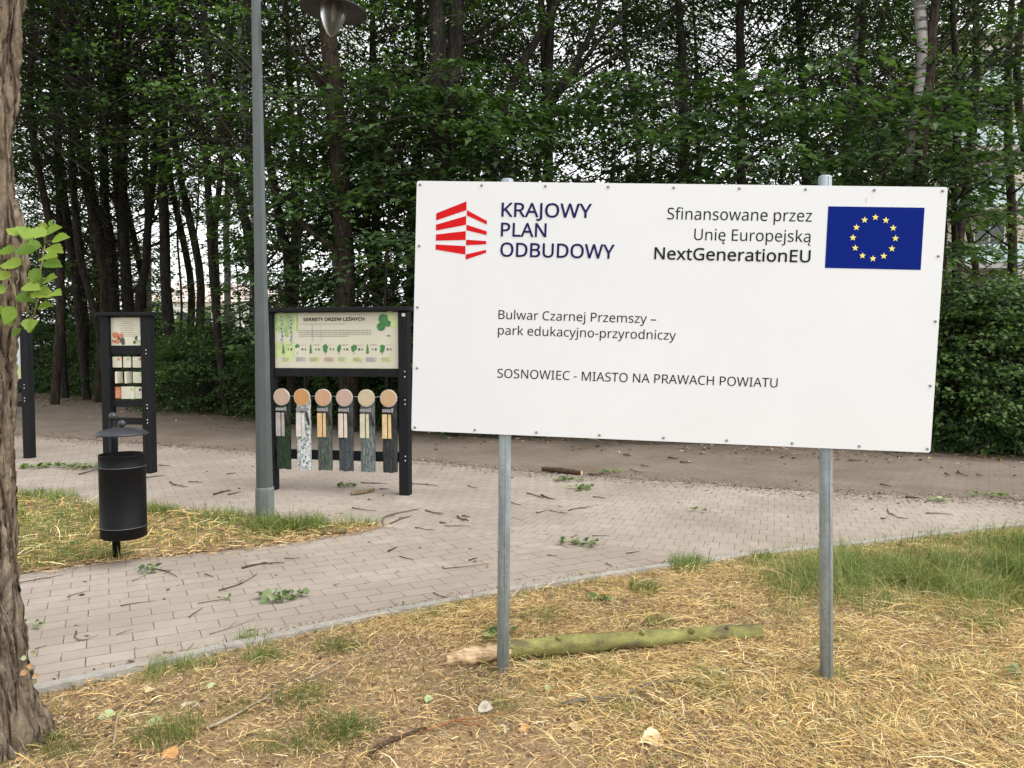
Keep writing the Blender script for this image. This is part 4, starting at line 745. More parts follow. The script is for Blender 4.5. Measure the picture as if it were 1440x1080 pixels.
mb.lathe([(.312,-.004),(.308,-.010),(.20,.028),(.115,.05),(.02,.06)], 40, 1, True, c0); sh = mb.build('lamp_shade', [m_shade, m_shadein], lamp)
for v_ in sh.data.vertices: pass
mb = MB(); mb.lathe([(.118,.045),(.120,-.02),(.112,-.075),(.085,-.145),(.045,-.215),(.012,-.245),(.0006,-.248)], 32, 0, True, c0); mb.build('lamp_glass', mgl, lamp)
mb = MB(); mb.lathe([(.03,.06),(.03,-.03),(.022,-.09),(.001,-.11)], 16, 0, True, c0); mb.build('bulb', m_seal, lamp)
tilt = Matrix.Translation(Vector(c0)) @ Matrix.Rotation(R(6), 4, 'Y') @ Matrix.Translation(-Vector(c0))
for o_ in lamp.children:
    if o_.name.split('.')[0] in ('lamp_shade','lamp_glass','bulb'): o_.data.transform(tilt)

# ---------------------------------------------------------------- thick furrowed trunk at the left edge
DT = 3.1; XC = -2.32
edge = [(-260,58),(-60,54),(0,52),(60,44),(130,38),(200,31),(250,31),(285,34),(305,42),(330,46),(360,43),(390,38),(430,33),(460,25),(500,18),(560,15),(640,12),(700,11),(780,11),(840,14),(880,18),(920,23),(955,28),(985,34),(1010,42),(1035,51),(1060,60),(1090,72)]
ez = np.array([HCAM+(490-y)/FPX*DT for y, _ in edge])[::-1]; er = np.array([math.hypot(DT, XC)*math.sin(math.atan(-XC/DT)-math.atan((720-x)/FPX))-.012 for _, x in edge])[::-1]   # radius whose tangent is the outline seen
NA, NZ = 360, 560; zs = np.linspace(-.05, 5.2, NZ); vs_ = np.zeros((NZ, NA, 3))
for i, z in enumerate(zs):
    r0 = np.interp(z, ez, er); rb = .25+.11*math.exp(-max(z, 0)/.16)
    for k in range(NA):
        a = 2*math.pi*k/NA; wgt = max(0, math.cos(a))**1.5
        rr = rb*(1-wgt)+r0*wgt
        tw = a+.25*z
        f = mnoise.noise(Vector((math.cos(tw)*5.2, math.sin(tw)*5.2, z*1.15)))
        g = mnoise.noise(Vector((math.cos(tw)*13, math.sin(tw)*13, z*3.0+9)))
        h_ = mnoise.noise(Vector((math.cos(a)*30, math.sin(a)*30, z*11)))
        low = math.exp(-max(z, 0)/.5)
        e_ = mnoise.noise(Vector((math.cos(tw)*24, math.sin(tw)*24, z*5+4))); p_ = mnoise.noise(Vector((math.cos(tw)*16, math.sin(tw)*16, z*22)))
        d_ = .052*(min(1, abs(f)*3.6)-.75)+.024*(min(1, abs(g)*3.4)-.65)+.011*(min(1, abs(e_)*3)-.6)+.005*(1 if p_ > .12 else 0)+.006*h_+low*.03*mnoise.noise(Vector((math.cos(a)*3, math.sin(a)*3, z*4)))
        burl = .035*math.exp(-((z-1.98)/.13)**2)*max(0, math.cos(a+.55))*abs(mnoise.noise(Vector((a*7, z*14, 3))))*2
        rr += d_+burl
        vs_[i, k] = (rr*math.cos(a), rr*math.sin(a), z)
q = (np.arange(NZ-1)[:, None]*NA+np.arange(NA)[None, :]); q2 = (np.arange(NZ-1)[:, None]*NA+(np.arange(NA)+1)[None, :] % NA)
Fq = np.stack([q, q2, q2+NA, q+NA], -1).reshape(-1, 4)
mtb, t, b = nmat('furrowed_bark'); v = coords(t, scale=(9, 9, 1.35)); v2 = coords(t)
n1 = noise_tex(t, v, 2.2, 10, .65); n2 = noise_tex(t, v2, 34, 8, .7)
cav = t.nodes.new('ShaderNodeNewGeometry')
wv_ = t.nodes.new('ShaderNodeMix'); wv_.data_type = 'VECTOR'; wv_.inputs[0].default_value = .16
nw = N(t, 'TexNoise', Scale=1.3, Detail=3.0); t.links.new(v, nw.inputs['Vector']); t.links.new(v, wv_.inputs[4]); t.links.new(nw.outputs['Color'], wv_.inputs[5])
vo = N(t, 'TexVoronoi', Scale=2.1); vo.feature = 'DISTANCE_TO_EDGE'; t.links.new(wv_.outputs[1], vo.inputs['Vector'])
fis = ramp(t, vo.outputs[0], [(.0, 0.0), (.10, .55), (.35, 1.0)])
c = ramp(t, n1, [(.30,(.12,.09,.06)),(.47,(.20,.155,.108)),(.62,(.285,.23,.165)),(.8,(.37,.315,.24))])
c = mixc(t, ramp(t, vo.outputs[0], [(.0, .72), (.12, .0)]), c, (.085,.062,.045))
c = mixc(t, ramp(t, n2, [(.35,.6),(.6,0.0)]), c, (.10,.07,.05)); c = mixc(t, ramp(t, noise_tex(t, v2, 1.7, 4), [(.5,0.0),(.75,.5)]), c, (.30,.28,.23))
t.links.new(c, b.inputs['Base Color']); b.inputs['Roughness'].default_value = .95; b.inputs['Specular IOR Level'].default_value = .15
bump(t, b, mixc(t, .62, mixc(t, .4, n1, n2), fis), 1.0, .045)
tr = empty('tree', (XC, DT, 0), 0, 'thick furrowed brown tree trunk with bright green shoots in the foreground', 'tree')
me = np_mesh('trunk', vs_.reshape(-1, 3), 4, Fq, mtb, smooth=True); link(bpy.data.objects.new('trunk', me), tr)
# young shoots with poplar-like leaves
lf_m = island_mat('shoot_leaf', [(0,(.13,.24,.03)),(.5,(.22,.35,.045)),(1,(.33,.45,.09))], .45, .45, (1,1,.45), .4)
m_stem = plain('shoot_stem', (.20,.17,.07), .6)
def broad_leaf(mb, P0, direc, nrm, size, m=0):
    d = direc.normalized(); nrm = (nrm-d*nrm.dot(d)).normalized(); s_ = d.cross(nrm)
    o = [(0,0),(.06,.22),(.17,.36),(.24,.37),(.33,.47),(.40,.42),(.50,.43),(.58,.33),(.68,.32),(.76,.20),(.86,.13),(1.0,0.0)]
    pts = [(u_, w_) for u_, w_ in o]+[(u_, -w_) for u_, w_ in reversed(o[1:-1])]
    ctr = P0+d*size*.45-nrm*size*.06; vv = [ctr]+[P0+d*size*u_+s_*size*w_*(1+random.uniform(-.08,.08))+nrm*size*(.10*abs(w_)*2-.10*u_*u_) for u_, w_ in pts]
    k = len(pts); mb.add(vv, [(0, 1+i, 1+(i+1) % k) for i in range(k)], m)
org = Vector((XC, DT, 0)); LFm = MB(); ST = MB()
shoots = [[(38,442),(38,400),(35,370),(33,338)],[(47,446),(53,420),(56,385),(63,345)],[(20,455),(24,430),(20,400)]]
for s_ in shoots: ST.tube([atY(x, y, 2.92-.01*i)-org for i, (x, y) in enumerate(s_)], [.0035,.003,.0025,.002][:len(s_)], 6)
for x, y, dx, dy, sz in ((62,330,.9,.35,.085),(66,330,-.8,.1,.080),(58,345,-.9,-.2,.085),(68,348,.9,-.25,.070),(60,362,.8,.05,.085),(62,368,.9,-.2,.075),(50,352,-.9,-.1,.075),(22,352,-.9,-.1,.070),(30,372,-.9,.0,.085),(44,392,.7,-.5,.080),(62,396,.9,.3,.065),(34,402,.6,-.1,.075),(48,410,.9,-.2,.085),(26,414,.9,-.35,.070),(54,432,.9,.15,.060),(20,432,-.3,-.6,.075),(14,440,.2,-.7,.06),(30,462,-.5,-.5,.05),(38,466,.7,.7,.065),(8,410,-.7,.2,.06),(70,318,.5,.9,.03),(46,336,-.5,.6,.07),(74,338,.9,.2,.07),(16,385,-.6,-.3,.07),(72,412,.9,-.1,.06),(40,448,.2,-.6,.06),(28,330,-.6,.3,.055),(6,432,-.4,-.4,.06),(56,378,-.3,-.6,.07),(63,322,-.1,.9,.03)):
    P0 = atY(x, y, 2.92+random.uniform(-.06,.06))-org; dv = Vector((dx, random.uniform(-.5,-.05), dy)); q_ = min((atY(x2, y2, 2.92)-org for sh_ in shoots for (x2, y2) in [((1-f_)*a_[0]+f_*b2_[0], (1-f_)*a_[1]+f_*b2_[1]) for a_, b2_ in zip(sh_[:-1], sh_[1:]) for f_ in (0, .25, .5, .75, 1)]), key=lambda e_: (e_-P0-Vector((0,0,-.02))).length)
    if (q_-P0).length < .12: ST.tube([q_, q_.lerp(P0, .5)+Vector((0,-.004,.004)), P0], [.0014,.0011,.001], 4)
    broad_leaf(LFm, P0, dv, Vector((random.uniform(-.3,.3), -.75, .75)), sz)
so = ST.build('shoot', m_stem, tr); LFm.build('leaves', lf_m, so)
# withered sprig at the trunk foot
mb = MB(); dry_m = island_mat('withered_leaf', [(0,(.16,.17,.09)),(.4,(.30,.22,.10)),(.7,(.36,.17,.08)),(1,(.30,.33,.2))], .8)
for k in range(7):
    P0 = atY(34+random.random()*18, 915+random.random()*40, 2.95)-org; broad_leaf(mb, P0, Vector((random.uniform(-1,1), -.3, random.uniform(-1,.4))), Vector((0,-.8,.4)),   .022+.014*random.random())
mb.build('withered_leaves', dry_m, tr)

# ---------------------------------------------------------------- the mossy log under the sign
def log_mesh(mb, pts, rad, n=20, m=0, amp=.10, seed=0, endm=1):
    P_ = []; N_ = len(pts)
    fine = 60; ss = np.linspace(0, N_-1, fine)
    ctr = [Vector(pts[int(min(s, N_-2))]).lerp(Vector(pts[int(min(s, N_-2))+1]), s-int(min(s, N_-2))) for s in ss]; rr = np.interp(ss, range(N_), rad)
    d = (ctr[-1]-ctr[0]).normalized(); side = d.cross(Vector((0,0,1))).normalized(); up = side.cross(d); v_ = []
    for i in range(fine):
        for k in range(n):
            a = 2*math.pi*k/n; q_ = 1+amp*mnoise.noise(Vector((math.cos(a)*1.3+seed, math.sin(a)*1.3, i*.16)))+amp*.35*mnoise.noise(Vector((math.cos(a)*4+seed, math.sin(a)*4, i*.6)))
            v_.append(ctr[i]+(side*math.cos(a)+up*math.sin(a))*rr[i]*q_)
    mb.add(v_, [(i*n+k, i*n+(k+1)%n, (i+1)*n+(k+1)%n, (i+1)*n+k) for i in range(fine-1) for k in range(n)], m, True)
    for e in (0, fine-1):
        c_ = ctr[e]; b0 = [v_[e*n+k] for k in range(n)]; mb.add([c_]+b0, [(0, 1+k, 1+(k+1)%n) if e else (0, 1+(k+1)%n, 1+k) for k in range(n)], endm)
m_moss, t, b = nmat('mossy_bark'); v = coords(t, scale=(1, 1.6, 1.6)); f1 = noise_tex(t, v, 7, 6, .65); f2 = noise_tex(t, v, 90, 8, .7); f3 = noise_tex(t, v, 3.2, 4)
c = ramp(t, f1, [(.32,(.15,.125,.07)),(.44,(.25,.24,.09)),(.62,(.34,.335,.115)),(.8,(.45,.43,.19))])
c = mixc(t, ramp(t, f2, [(.33,.5),(.55,0.0)]), c, (.09,.085,.03)); c = mixc(t, ramp(t, f3, [(.55,0.0),(.63,.8)]), c, (.14,.11,.075))
t.links.new(c, b.inputs['Base Color']); b.inputs['Roughness'].default_value = 1; b.inputs['Specular IOR Level'].default_value = .1; bump(t, b, f2, .8, .012)
m_raw, t, b = nmat('raw_wood'); v = coords(t, scale=(4, 60, 60)); f1 = noise_tex(t, v, 1.0, 6, .7); v2 = coords(t); f2 = noise_tex(t, v2, 16, 5)
c = ramp(t, f1, [(.32,(.26,.16,.08)),(.5,(.55,.39,.22)),(.7,(.74,.58,.38))]); c = mixc(t, ramp(t, f2, [(.5, 0.0), (.68, .7)]), c, (.20,.115,.055))
t.links.new(c, b.inputs['Base Color']); b.inputs['Roughness'].default_value = .9; bump(t, b, f1, .7, .01); m_end = bark_mat('log_end', (.07,.06,.04), (.16,.14,.09), 30, 30, .01)
A, B = at(704, 932), at(1068, 907); A.z = .068; B.z = .078; A0 = at(628, 944); A0.z = .058
lo = empty('fallen_log', (A+B)/2*1.0, 0, 'long mossy log with a pale broken end lying behind the left sign post', 'log'); c_ = (A+B)/2
mb = MB(); log_mesh(mb, [A-c_, (A.lerp(B,.33)+Vector((0,0,.006)))-c_, (A.lerp(B,.66)+Vector((0,.01,-.002)))-c_, B-c_], [.046,.047,.042,.045], 22, 0, .22, 3)
bk = mb.build('bark', [m_moss, m_end], lo)
mb = MB(); log_mesh(mb, [A0-c_, A0.lerp(A,.35)-c_, A.lerp(B, .03)-c_], [.024,.043,.044], 18, 0, .35, 8, 0)
for k in range(16):
    a = random.random()*6.283; o_ = Vector((0, .03*math.cos(a), .03*math.sin(a))); e_ = A0-c_+o_+(A0-A).normalized()*random.uniform(.0,.07)
    mb.tube([A0.lerp(A, .5)-c_+o_*1.15, e_], [.010, .002], 5)
mb.build('broken_end', m_raw, lo)
mb = MB(); kn = A.lerp(B, .53)-c_+Vector((0,-.01,.04)); mb.tube([kn, kn+Vector((.012,-.004,.016))], [.018,.008], 8); mb.build('knot', m_moss, lo)
for f_, dx_, dy_, r_ in ((.22,-.02,.01,.010),(.72,.015,-.02,.012),(.86,.02,.012,.008)):
    kn = A.lerp(B, f_)-c_+Vector((0,-.02,.036)); mb = MB(); mb.tube([kn, kn+Vector((dx_, dy_, .022))], [r_*1.5, r_*.7], 8); mb.build('knot', m_moss, lo)
mb = MB()
for k in range(7):
    q_ = A.lerp(B, .02+.03*random.random())-c_; a_ = random.uniform(.3, 2.6); o_ = Vector((0, -.047*math.cos(a_), .047*math.sin(a_))); mb.tube([q_+o_*.98, q_+o_*1.04+Vector((-.05,0,0)), q_+o_*1.12+Vector((-.10-.05*random.random(), 0, .004))], [.010,.008,.002], 5)
mb.build('peeling_bark', m_moss, lo)

# broken thick stick on the far path
m_dkbark = bark_mat('dark_bark', (.045,.03,.02), (.14,.095,.06), 40, 40, .006); 
A, B = at(763, 664), at(818, 670); A.z = B.z = .045; c_ = (A+B)/2; mb = MB(); log_mesh(mb, [A-c_, Vector((0,0,.006)), B-c_], [.030,.036,.030], 12, 0, .3, 5)
o = mb.build('broken_branch', [m_dkbark, m_raw]); o.location = c_; tag(o, 'short thick dark branch with pale broken ends on the brown far path', 'branch', 'branches fallen on the ground')
A, B = at(451, 757), at(487, 754.5); A.z = B.z = .05; c_ = (A+B)/2; mb = MB(); log_mesh(mb, [A-c_, Vector((0,.01,.004)), B-c_], [.026,.030,.018], 12, 0, .3, 15)
o = mb.build('broken_branch', [bark_mat('olive_bark', (.10,.075,.035), (.26,.20,.09), 40, 40, .006), m_end]); o.location = c_; tag(o, 'short olive brown piece of branch at the tip of the grass island', 'branch', 'branches fallen on the ground')
A, B = at(494, 699), at(526, 692.5); A.z = B.z = .035; c_ = (A+B)/2; mb = MB(); log_mesh(mb, [A-c_, Vector((.02,.0,-.004)), B-c_], [.012,.026,.016], 10, 0, .3, 25)
o = mb.build('broken_branch', [bark_mat('tan_bark', (.12,.085,.045), (.28,.21,.12), 40, 40, .006), m_end]); o.location = c_; tag(o, 'curved tan strip of bark on the paving in front of the wood samples', 'branch', 'branches fallen on the ground')

# branches in the straw
m_twg = bark_mat('grey_twig', (.09,.07,.05), (.28,.23,.17), 60, 60, .004); m_twr = bark_mat('rusty_twig', (.20,.09,.04), (.42,.22,.10), 60, 60, .004); m_twd = bark_mat('brown_twig', (.045,.03,.02), (.13,.085,.055), 60, 60, .004)
m_twp = bark_mat('pale_twig', (.30,.24,.16), (.52,.43,.31), 60, 60, .004)
def branch(name, lines, mat, label, group='branches fallen on the ground', cat='branch'):
    c_ = at(*lines[0][0][0]); mb = MB()
    for pts, r0, r1 in lines:
        q_ = []
        for i, (x, y) in enumerate(pts): p = at(x, y); p.z = .052+(.012*random.random() if i else 0); q_.append(p-c_)
        qq = [q_[0]]
        for i in range(1, len(q_)):
            for k in (1/3, 2/3, 1): 
                p = q_[i-1].lerp(q_[i], k); 
                if k < 1: p = p+Vector((random.uniform(-.008,.008), random.uniform(-.02,.02), random.uniform(-.003,.006)))
                qq.append(p)
        mb.tube(qq, list(np.linspace(r0, r1, len(qq))), 7)
    o = mb.build(name, mat); o.location = c_; return tag(o, label, cat, group)
branch('fallen_branch', [([(791,1006),(850,1000),(902,997)],.010,.006),([(862,1004),(880,994),(915,979),(952,977),(990,970)],.009,.004),([(944,978),(936,1000),(926,1018)],.005,.003)], m_twg, 'forked grey branch in the straw in front of the sign')
branch('fallen_branch', [([(590,1045),(645,1028),(712,1020)],.008,.003),([(640,1030),(660,1036),(685,1037)],.006,.003)], m_twr, 'rusty brown branch in the straw near the bottom edge')
branch('fallen_branch', [([(290,1040),(345,1014),(372,1000),(402,981)],.007,.003),([(372,1000),(395,995)],.004,.002)], m_twp, 'pale thin branch in the straw between the trunk and the sign')
branch('fallen_branch', [([(516,1079),(560,1056),(600,1043)],.011,.006)], m_twd, 'dark brown branch at the bottom edge of the straw')
branch('fallen_branch', [([(160,1064),(165,1030),(180,1002),(196,990)],.004,.002)], m_twp, 'bent straw coloured stalk beside the thick trunk')
branch('fallen_branch', [([(430,970),(480,946),(540,934),(560,925)],.003,.0015)], m_twp, 'long straw coloured stalk left of the near sign post')
branch('fallen_branch', [([(1000,985),(1060,992),(1110,990)],.007,.004)], m_twg, 'grey stick in the straw between the log and the right post')
branch('fallen_branch', [([(718,852),(733,838)],.014,.008)], m_twp, 'short pale splinter leaning on the kerb beside the sign post')

# twigs on the paving: (pixel of one end, other end, thickness)
def tw(s, ox, oy, L): return [((a/s+ox, b_/s+oy), (c/s+ox, d_/s+oy), r_) for a, b_, c, d_, r_ in L]
TW = tw(2.88, 400, 640, [(310,113,410,117,5),(385,140,423,138,6),(515,118,620,125,5),(275,215,375,228,6),(400,287,550,222,11),(430,280,520,245,6),(570,225,642,243,8),(630,275,655,278,9),(700,250,748,268,9),(720,248,752,252,7),(530,295,612,305,5),(650,290,750,288,4),(745,125,780,135,5),(980,155,1050,178,5),(1040,163,1095,182,9),(1150,225,1243,210,5),(1250,170,1300,177,5),(640,460,830,440,4),(745,428,783,418,7),(720,598,845,555,9),(600,560,660,580,6),(465,412,520,425,6),(418,392,458,375,9),(1020,235,1075,222,4),(1075,225,1140,240,4),(1245,328,1320,330,4),(1065,406,1105,410,5),(1385,400,1440,390,5),(200,530,225,520,4),(0,420,65,418,5),(1160,335,1190,325,5),(1300,440,1330,455,5),(910,190,960,205,5),(920,255,965,265,3)])
TW += tw(3.6, 0, 780, [(80,145,335,100,5),(670,135,740,100,5),(735,65,900,115,6),(340,215,445,185,4),(610,262,790,235,5),(1035,100,1085,118,5),(1225,70,1440,45,9),(1110,185,1300,95,6),(960,320,1020,275,6),(415,435,505,405,3),(590,408,675,378,4),(1060,405,1290,325,4),(950,495,980,450,6),(830,498,880,495,6),(1250,385,1300,380,5),(175,480,235,462,4),(390,390,405,440,7),(1000,250,1150,225,4)])
TW += tw(3.6, 0, 560, [(860,425,950,452,8),(1080,490,1165,468,9),(1155,490,1220,475,6),(955,425,1025,428,5),(400,388,500,360,6),(800,340,860,345,5),(740,405,835,392,6),(1150,385,1195,380,5),(180,490,215,450,5)])
TW += tw(4.8, 1140, 620, [(520,465,585,520,6),(585,520,660,527,5),(780,490,960,500,6),(475,527,510,524,7),(260,135,345,135,8),(470,295,545,312,8),(990,205,1055,240,8),(905,222,945,238,8),(1120,230,1165,240,8),(640,385,730,392,12),(460,360,480,358,14),(1370,235,1385,240,8)])
TW += tw(4.8, 700, 640, [(850,0,900,10,8),(1150,20,1220,28,9),(1230,50,1310,55,9),(965,70,1020,80,6),(890,100,970,122,6),(610,135,680,138,10),(80,155,110,155,9)])
def nearest(px, py):
    L_ = [(706,760,'the left sign post'),(1162,790,'the right sign post'),(372,720,'the lamp post'),(570,690,'the wood sample board'),(172,760,'the bin'),(214,668,'the card board'),(500,745,'the tip of the grass island'),(395,842,'the leafy sprig on the near paving'),(790,664,'the thick broken branch'),(1000,790,'the kerb bend'),(60,880,'the thick trunk'),(1290,690,'the edge of the brown path'),(600,850,'the near kerb')]
    return min(L_, key=lambda q: (q[0]-px)**2+((q[1]-py)*2)**2)[2]
used = {}; tws = []
for (ax, ay), (bx, by), rr in TW:
    A = at(ax, ay, .016); B = at(bx, by, .016); L_ = (B-A).length; c_ = (A+B)/2; n_ = (B-A).normalized().cross(Vector((0,0,1)))
    r_ = rr*.135*c_.y/FPX; mb = MB(); bend = random.uniform(-.10,.10)*L_*(2.2 if (ax-bx)**2 > 2500 and rr > 5.5 and L_ > .3 else 1)
    k_ = max(4, min(9, int(L_/.06))); pts = [A.lerp(B, i/k_)+n_*(bend*math.sin(math.pi*i/k_)+random.uniform(-.006,.006))+Vector((0,0,r_*.8+.003*random.random())) for i in range(k_+1)]
    mb.tube([p-c_ for p in pts], [r_*(1.1-.6*i/k_)*random.uniform(.85,1.15) for i in range(k_+1)], 6)
    if L_ > .22 and random.random() < .6: 
        p = pts[k_//2]-c_; mb.tube([p, p+(B-A).normalized()*.05+n_*random.choice((-.04,.04)), p+(B-A).normalized()*.10+n_*random.choice((-.05,.05))], [r_*.6, r_*.5, r_*.3], 5)
    mt = random.choice((m_twd, m_twd, m_twg, m_dkbark)); o = mb.build('twig', mt); o.location = c_
    desc = ('long ' if L_ > .35 else 'short ' if L_ < .15 else '')+('thick ' if rr >= 9 else 'thin ' if rr <= 4 else '')+('grey ' if mt is m_twg else 'dark brown ')+('bent ' if abs(bend) > .03 else '')
    tws.append((o, desc+'twig near '+nearest((ax+bx)/2, (ay+by)/2), (ax+bx)/2))
byl = {}
for o, l, x in tws: byl.setdefault(l, []).append((x, o))
for l, q_ in byl.items():
    q_.sort(key=lambda e: e[0])
    for i, (x, o) in enumerate(q_):
        names = [''] if len(q_) == 1 else ['leftmost ','rightmost '] if len(q_) == 2 else ['leftmost ']+[w_+' from left ' for w_ in ('second','third','fourth','fifth','sixth','seventh','eighth')][:len(q_)-2]+['rightmost ']
        tag(o, names[i]+l, 'twig', 'twigs scattered over the paving')

# green leafy sprigs torn down by the wind
spr_m = island_mat('fallen_green', [(0,(.06,.10,.03)),(.35,(.14,.20,.07)),(.7,(.30,.36,.18)),(1,(.46,.48,.32))], .6, .25, (1,1,.6)); spr_d = island_mat('fallen_dark_green', [(0,(.05,.09,.03)),(.6,(.12,.19,.05)),(1,(.25,.30,.10))], .6, .2, (1,1,.6))
def sprig(px, py, nl, rad, size, mat, label, z=.018):
    c_ = at(px, py, z); mb = MB()
    for k in range(int(nl*2.2)):
        a = random.random()*6.283; rr = rad*random.random()**.6; P0 = Vector((math.cos(a)*rr*1.5, math.sin(a)*rr, .008+.03*random.random()))
        broad_leaf(mb, P0, Vector((math.cos(a+random.uniform(-1,1)), math.sin(a+random.uniform(-1,1)), random.uniform(-.1,.5))), Vector((random.uniform(-1,1), random.uniform(-1,.6), .8)), size*random.uniform(.35,.85))
    if nl > 3: mb.tube([(-rad*1.3,0,.008),(0,.01,.02),(rad*1.4,-.01,.01)], .003, 5)
    o = mb.build('fallen_sprig', mat); o.location = c_; tag(o, label, 'sprig', 'leafy sprigs fallen on the ground')
sprig(390, 842, 16, .07, .075, spr_m, 'pale green leafy sprig on the near paving, biggest of the fallen sprigs'); sprig(420, 839, 5, .03, .06, spr_m, 'small leafy sprig just right of the biggest sprig on the near paving')
sprig(826, 766, 12, .07, .08, spr_m, 'pale green leafy sprig right of the left sign post'); sprig(798, 765, 7, .05, .07, spr_m, 'smaller pale sprig between the left sign post and the larger sprig')
sprig(817, 688, 12, .09, .09, spr_d, 'dark green sprig in front of the thick broken branch'); sprig(800, 676, 14, .12, .08, spr_d, 'olive green sprig just below the thick broken branch'); sprig(860, 665, 9, .09, .09, spr_d, 'dark sprig right of the thick broken branch on the far path')
sprig(488, 684, 8, .06, .09, spr_d, 'dark green sprig under the hanging wood samples'); sprig(47, 658, 12, .12, .11, spr_d, 'leafy sprig at the foot of the half hidden board'); sprig(72, 656, 10, .12, .1, spr_d, 'leafy sprig between the half hidden board and the card board'); sprig(110, 658, 18, .17, .11, spr_m, 'widest leafy sprig on the paving left of the bin lid')
sprig(206, 804, 6, .05, .07, spr_m, 'small leafy sprig on the paving right of the bin foot'); sprig(42, 881, 5, .035, .06, spr_m, 'pale leaves on the paving beside the thick trunk'); sprig(313, 842, 3, .03, .06, spr_m, 'pair of pale leaves on the paving left of the biggest sprig'); sprig(1316, 705, 6, .08, .08, spr_m, 'pale leaves at the edge of the brown path right of the sign'); sprig(1390, 697, 9, .14, .08, spr_d, 'green sprig on the edge of the brown path at far right')
sprig(982, 719, 3, .04, .08, spr_m, 'pale single leaf on the cross laid paving left of the right post'); sprig(700, 898, 7, .06, .08, spr_d, 'dark green leaves behind the left sign post at the log', .03); sprig(845, 846, 5, .05, .07, spr_d, 'dark green leaves in the straw near the kerb bend', .03); sprig(1432, 951, 5, .03, .06, spr_m, 'pale green leaf at the right edge of the straw', .03)
# dry leaves in the straw
dl = island_mat('dry_leaf_pale', [(0,(.50,.36,.18)),(1,(.72,.58,.38))], .8); do = island_mat('dry_leaf_orange', [(0,(.42,.20,.07)),(1,(.58,.33,.13))], .8); dw = island_mat('dry_leaf_white', [(0,(.46,.40,.32)),(1,(.56,.50,.42))], .8); dg = island_mat('leaf_green_pale', [(0,(.28,.36,.16)),(1,(.38,.45,.24))], .6)
for px, py, sz, mt, lb in ((919,1040,.085,dl,'big curled pale brown leaf below the forked branch'),(810,1024,.06,dl,'pale brown leaf left of the big curled leaf'),(739,1027,.045,do,'small orange leaf below the left sign post'),(805,970,.05,do,'rusty leaf in the straw right of the left sign post'),(681,996,.06,dw,'whitish leaf below left of the sign post'),(268,994,.075,dw,'whitish shrivelled leaf left in the straw'),(298,968,.055,dg,'pale green leaf in the straw below the kerb'),(602,983,.035,dg,'small round green leaf left of the sign post'),(210,970,.05,dl,'pale leaf near the kerb by the thick trunk'),(218,1018,.06,dg,'green leaf in the straw beside the thick trunk'),(240,1062,.06,do,'orange brown leaf at the bottom edge'),(152,1008,.06,dg,'grey green leaf right of the thick trunk foot'),(565,895,.06,dl,'pale leaf in the straw under the kerb left of the post'),(770,968,.03,dg,'tiny round pale green leaf in front of the log'),(620,862,.05,dl,'cream leaf standing on the kerb left of the sign post')):
    c_ = at(px, py, .035); mb = MB(); a = random.random()*6.283
    broad_leaf(mb, Vector((-.5*sz*math.cos(a), -.5*sz*math.sin(a), 0)), Vector((math.cos(a), math.sin(a), .15)), Vector((random.uniform(-.3,.3), -.6, 1)), sz*1.25); o = mb.build('dry_leaf', mt); o.location = c_; tag(o, lb, 'leaf', 'single leaves lying in the straw')

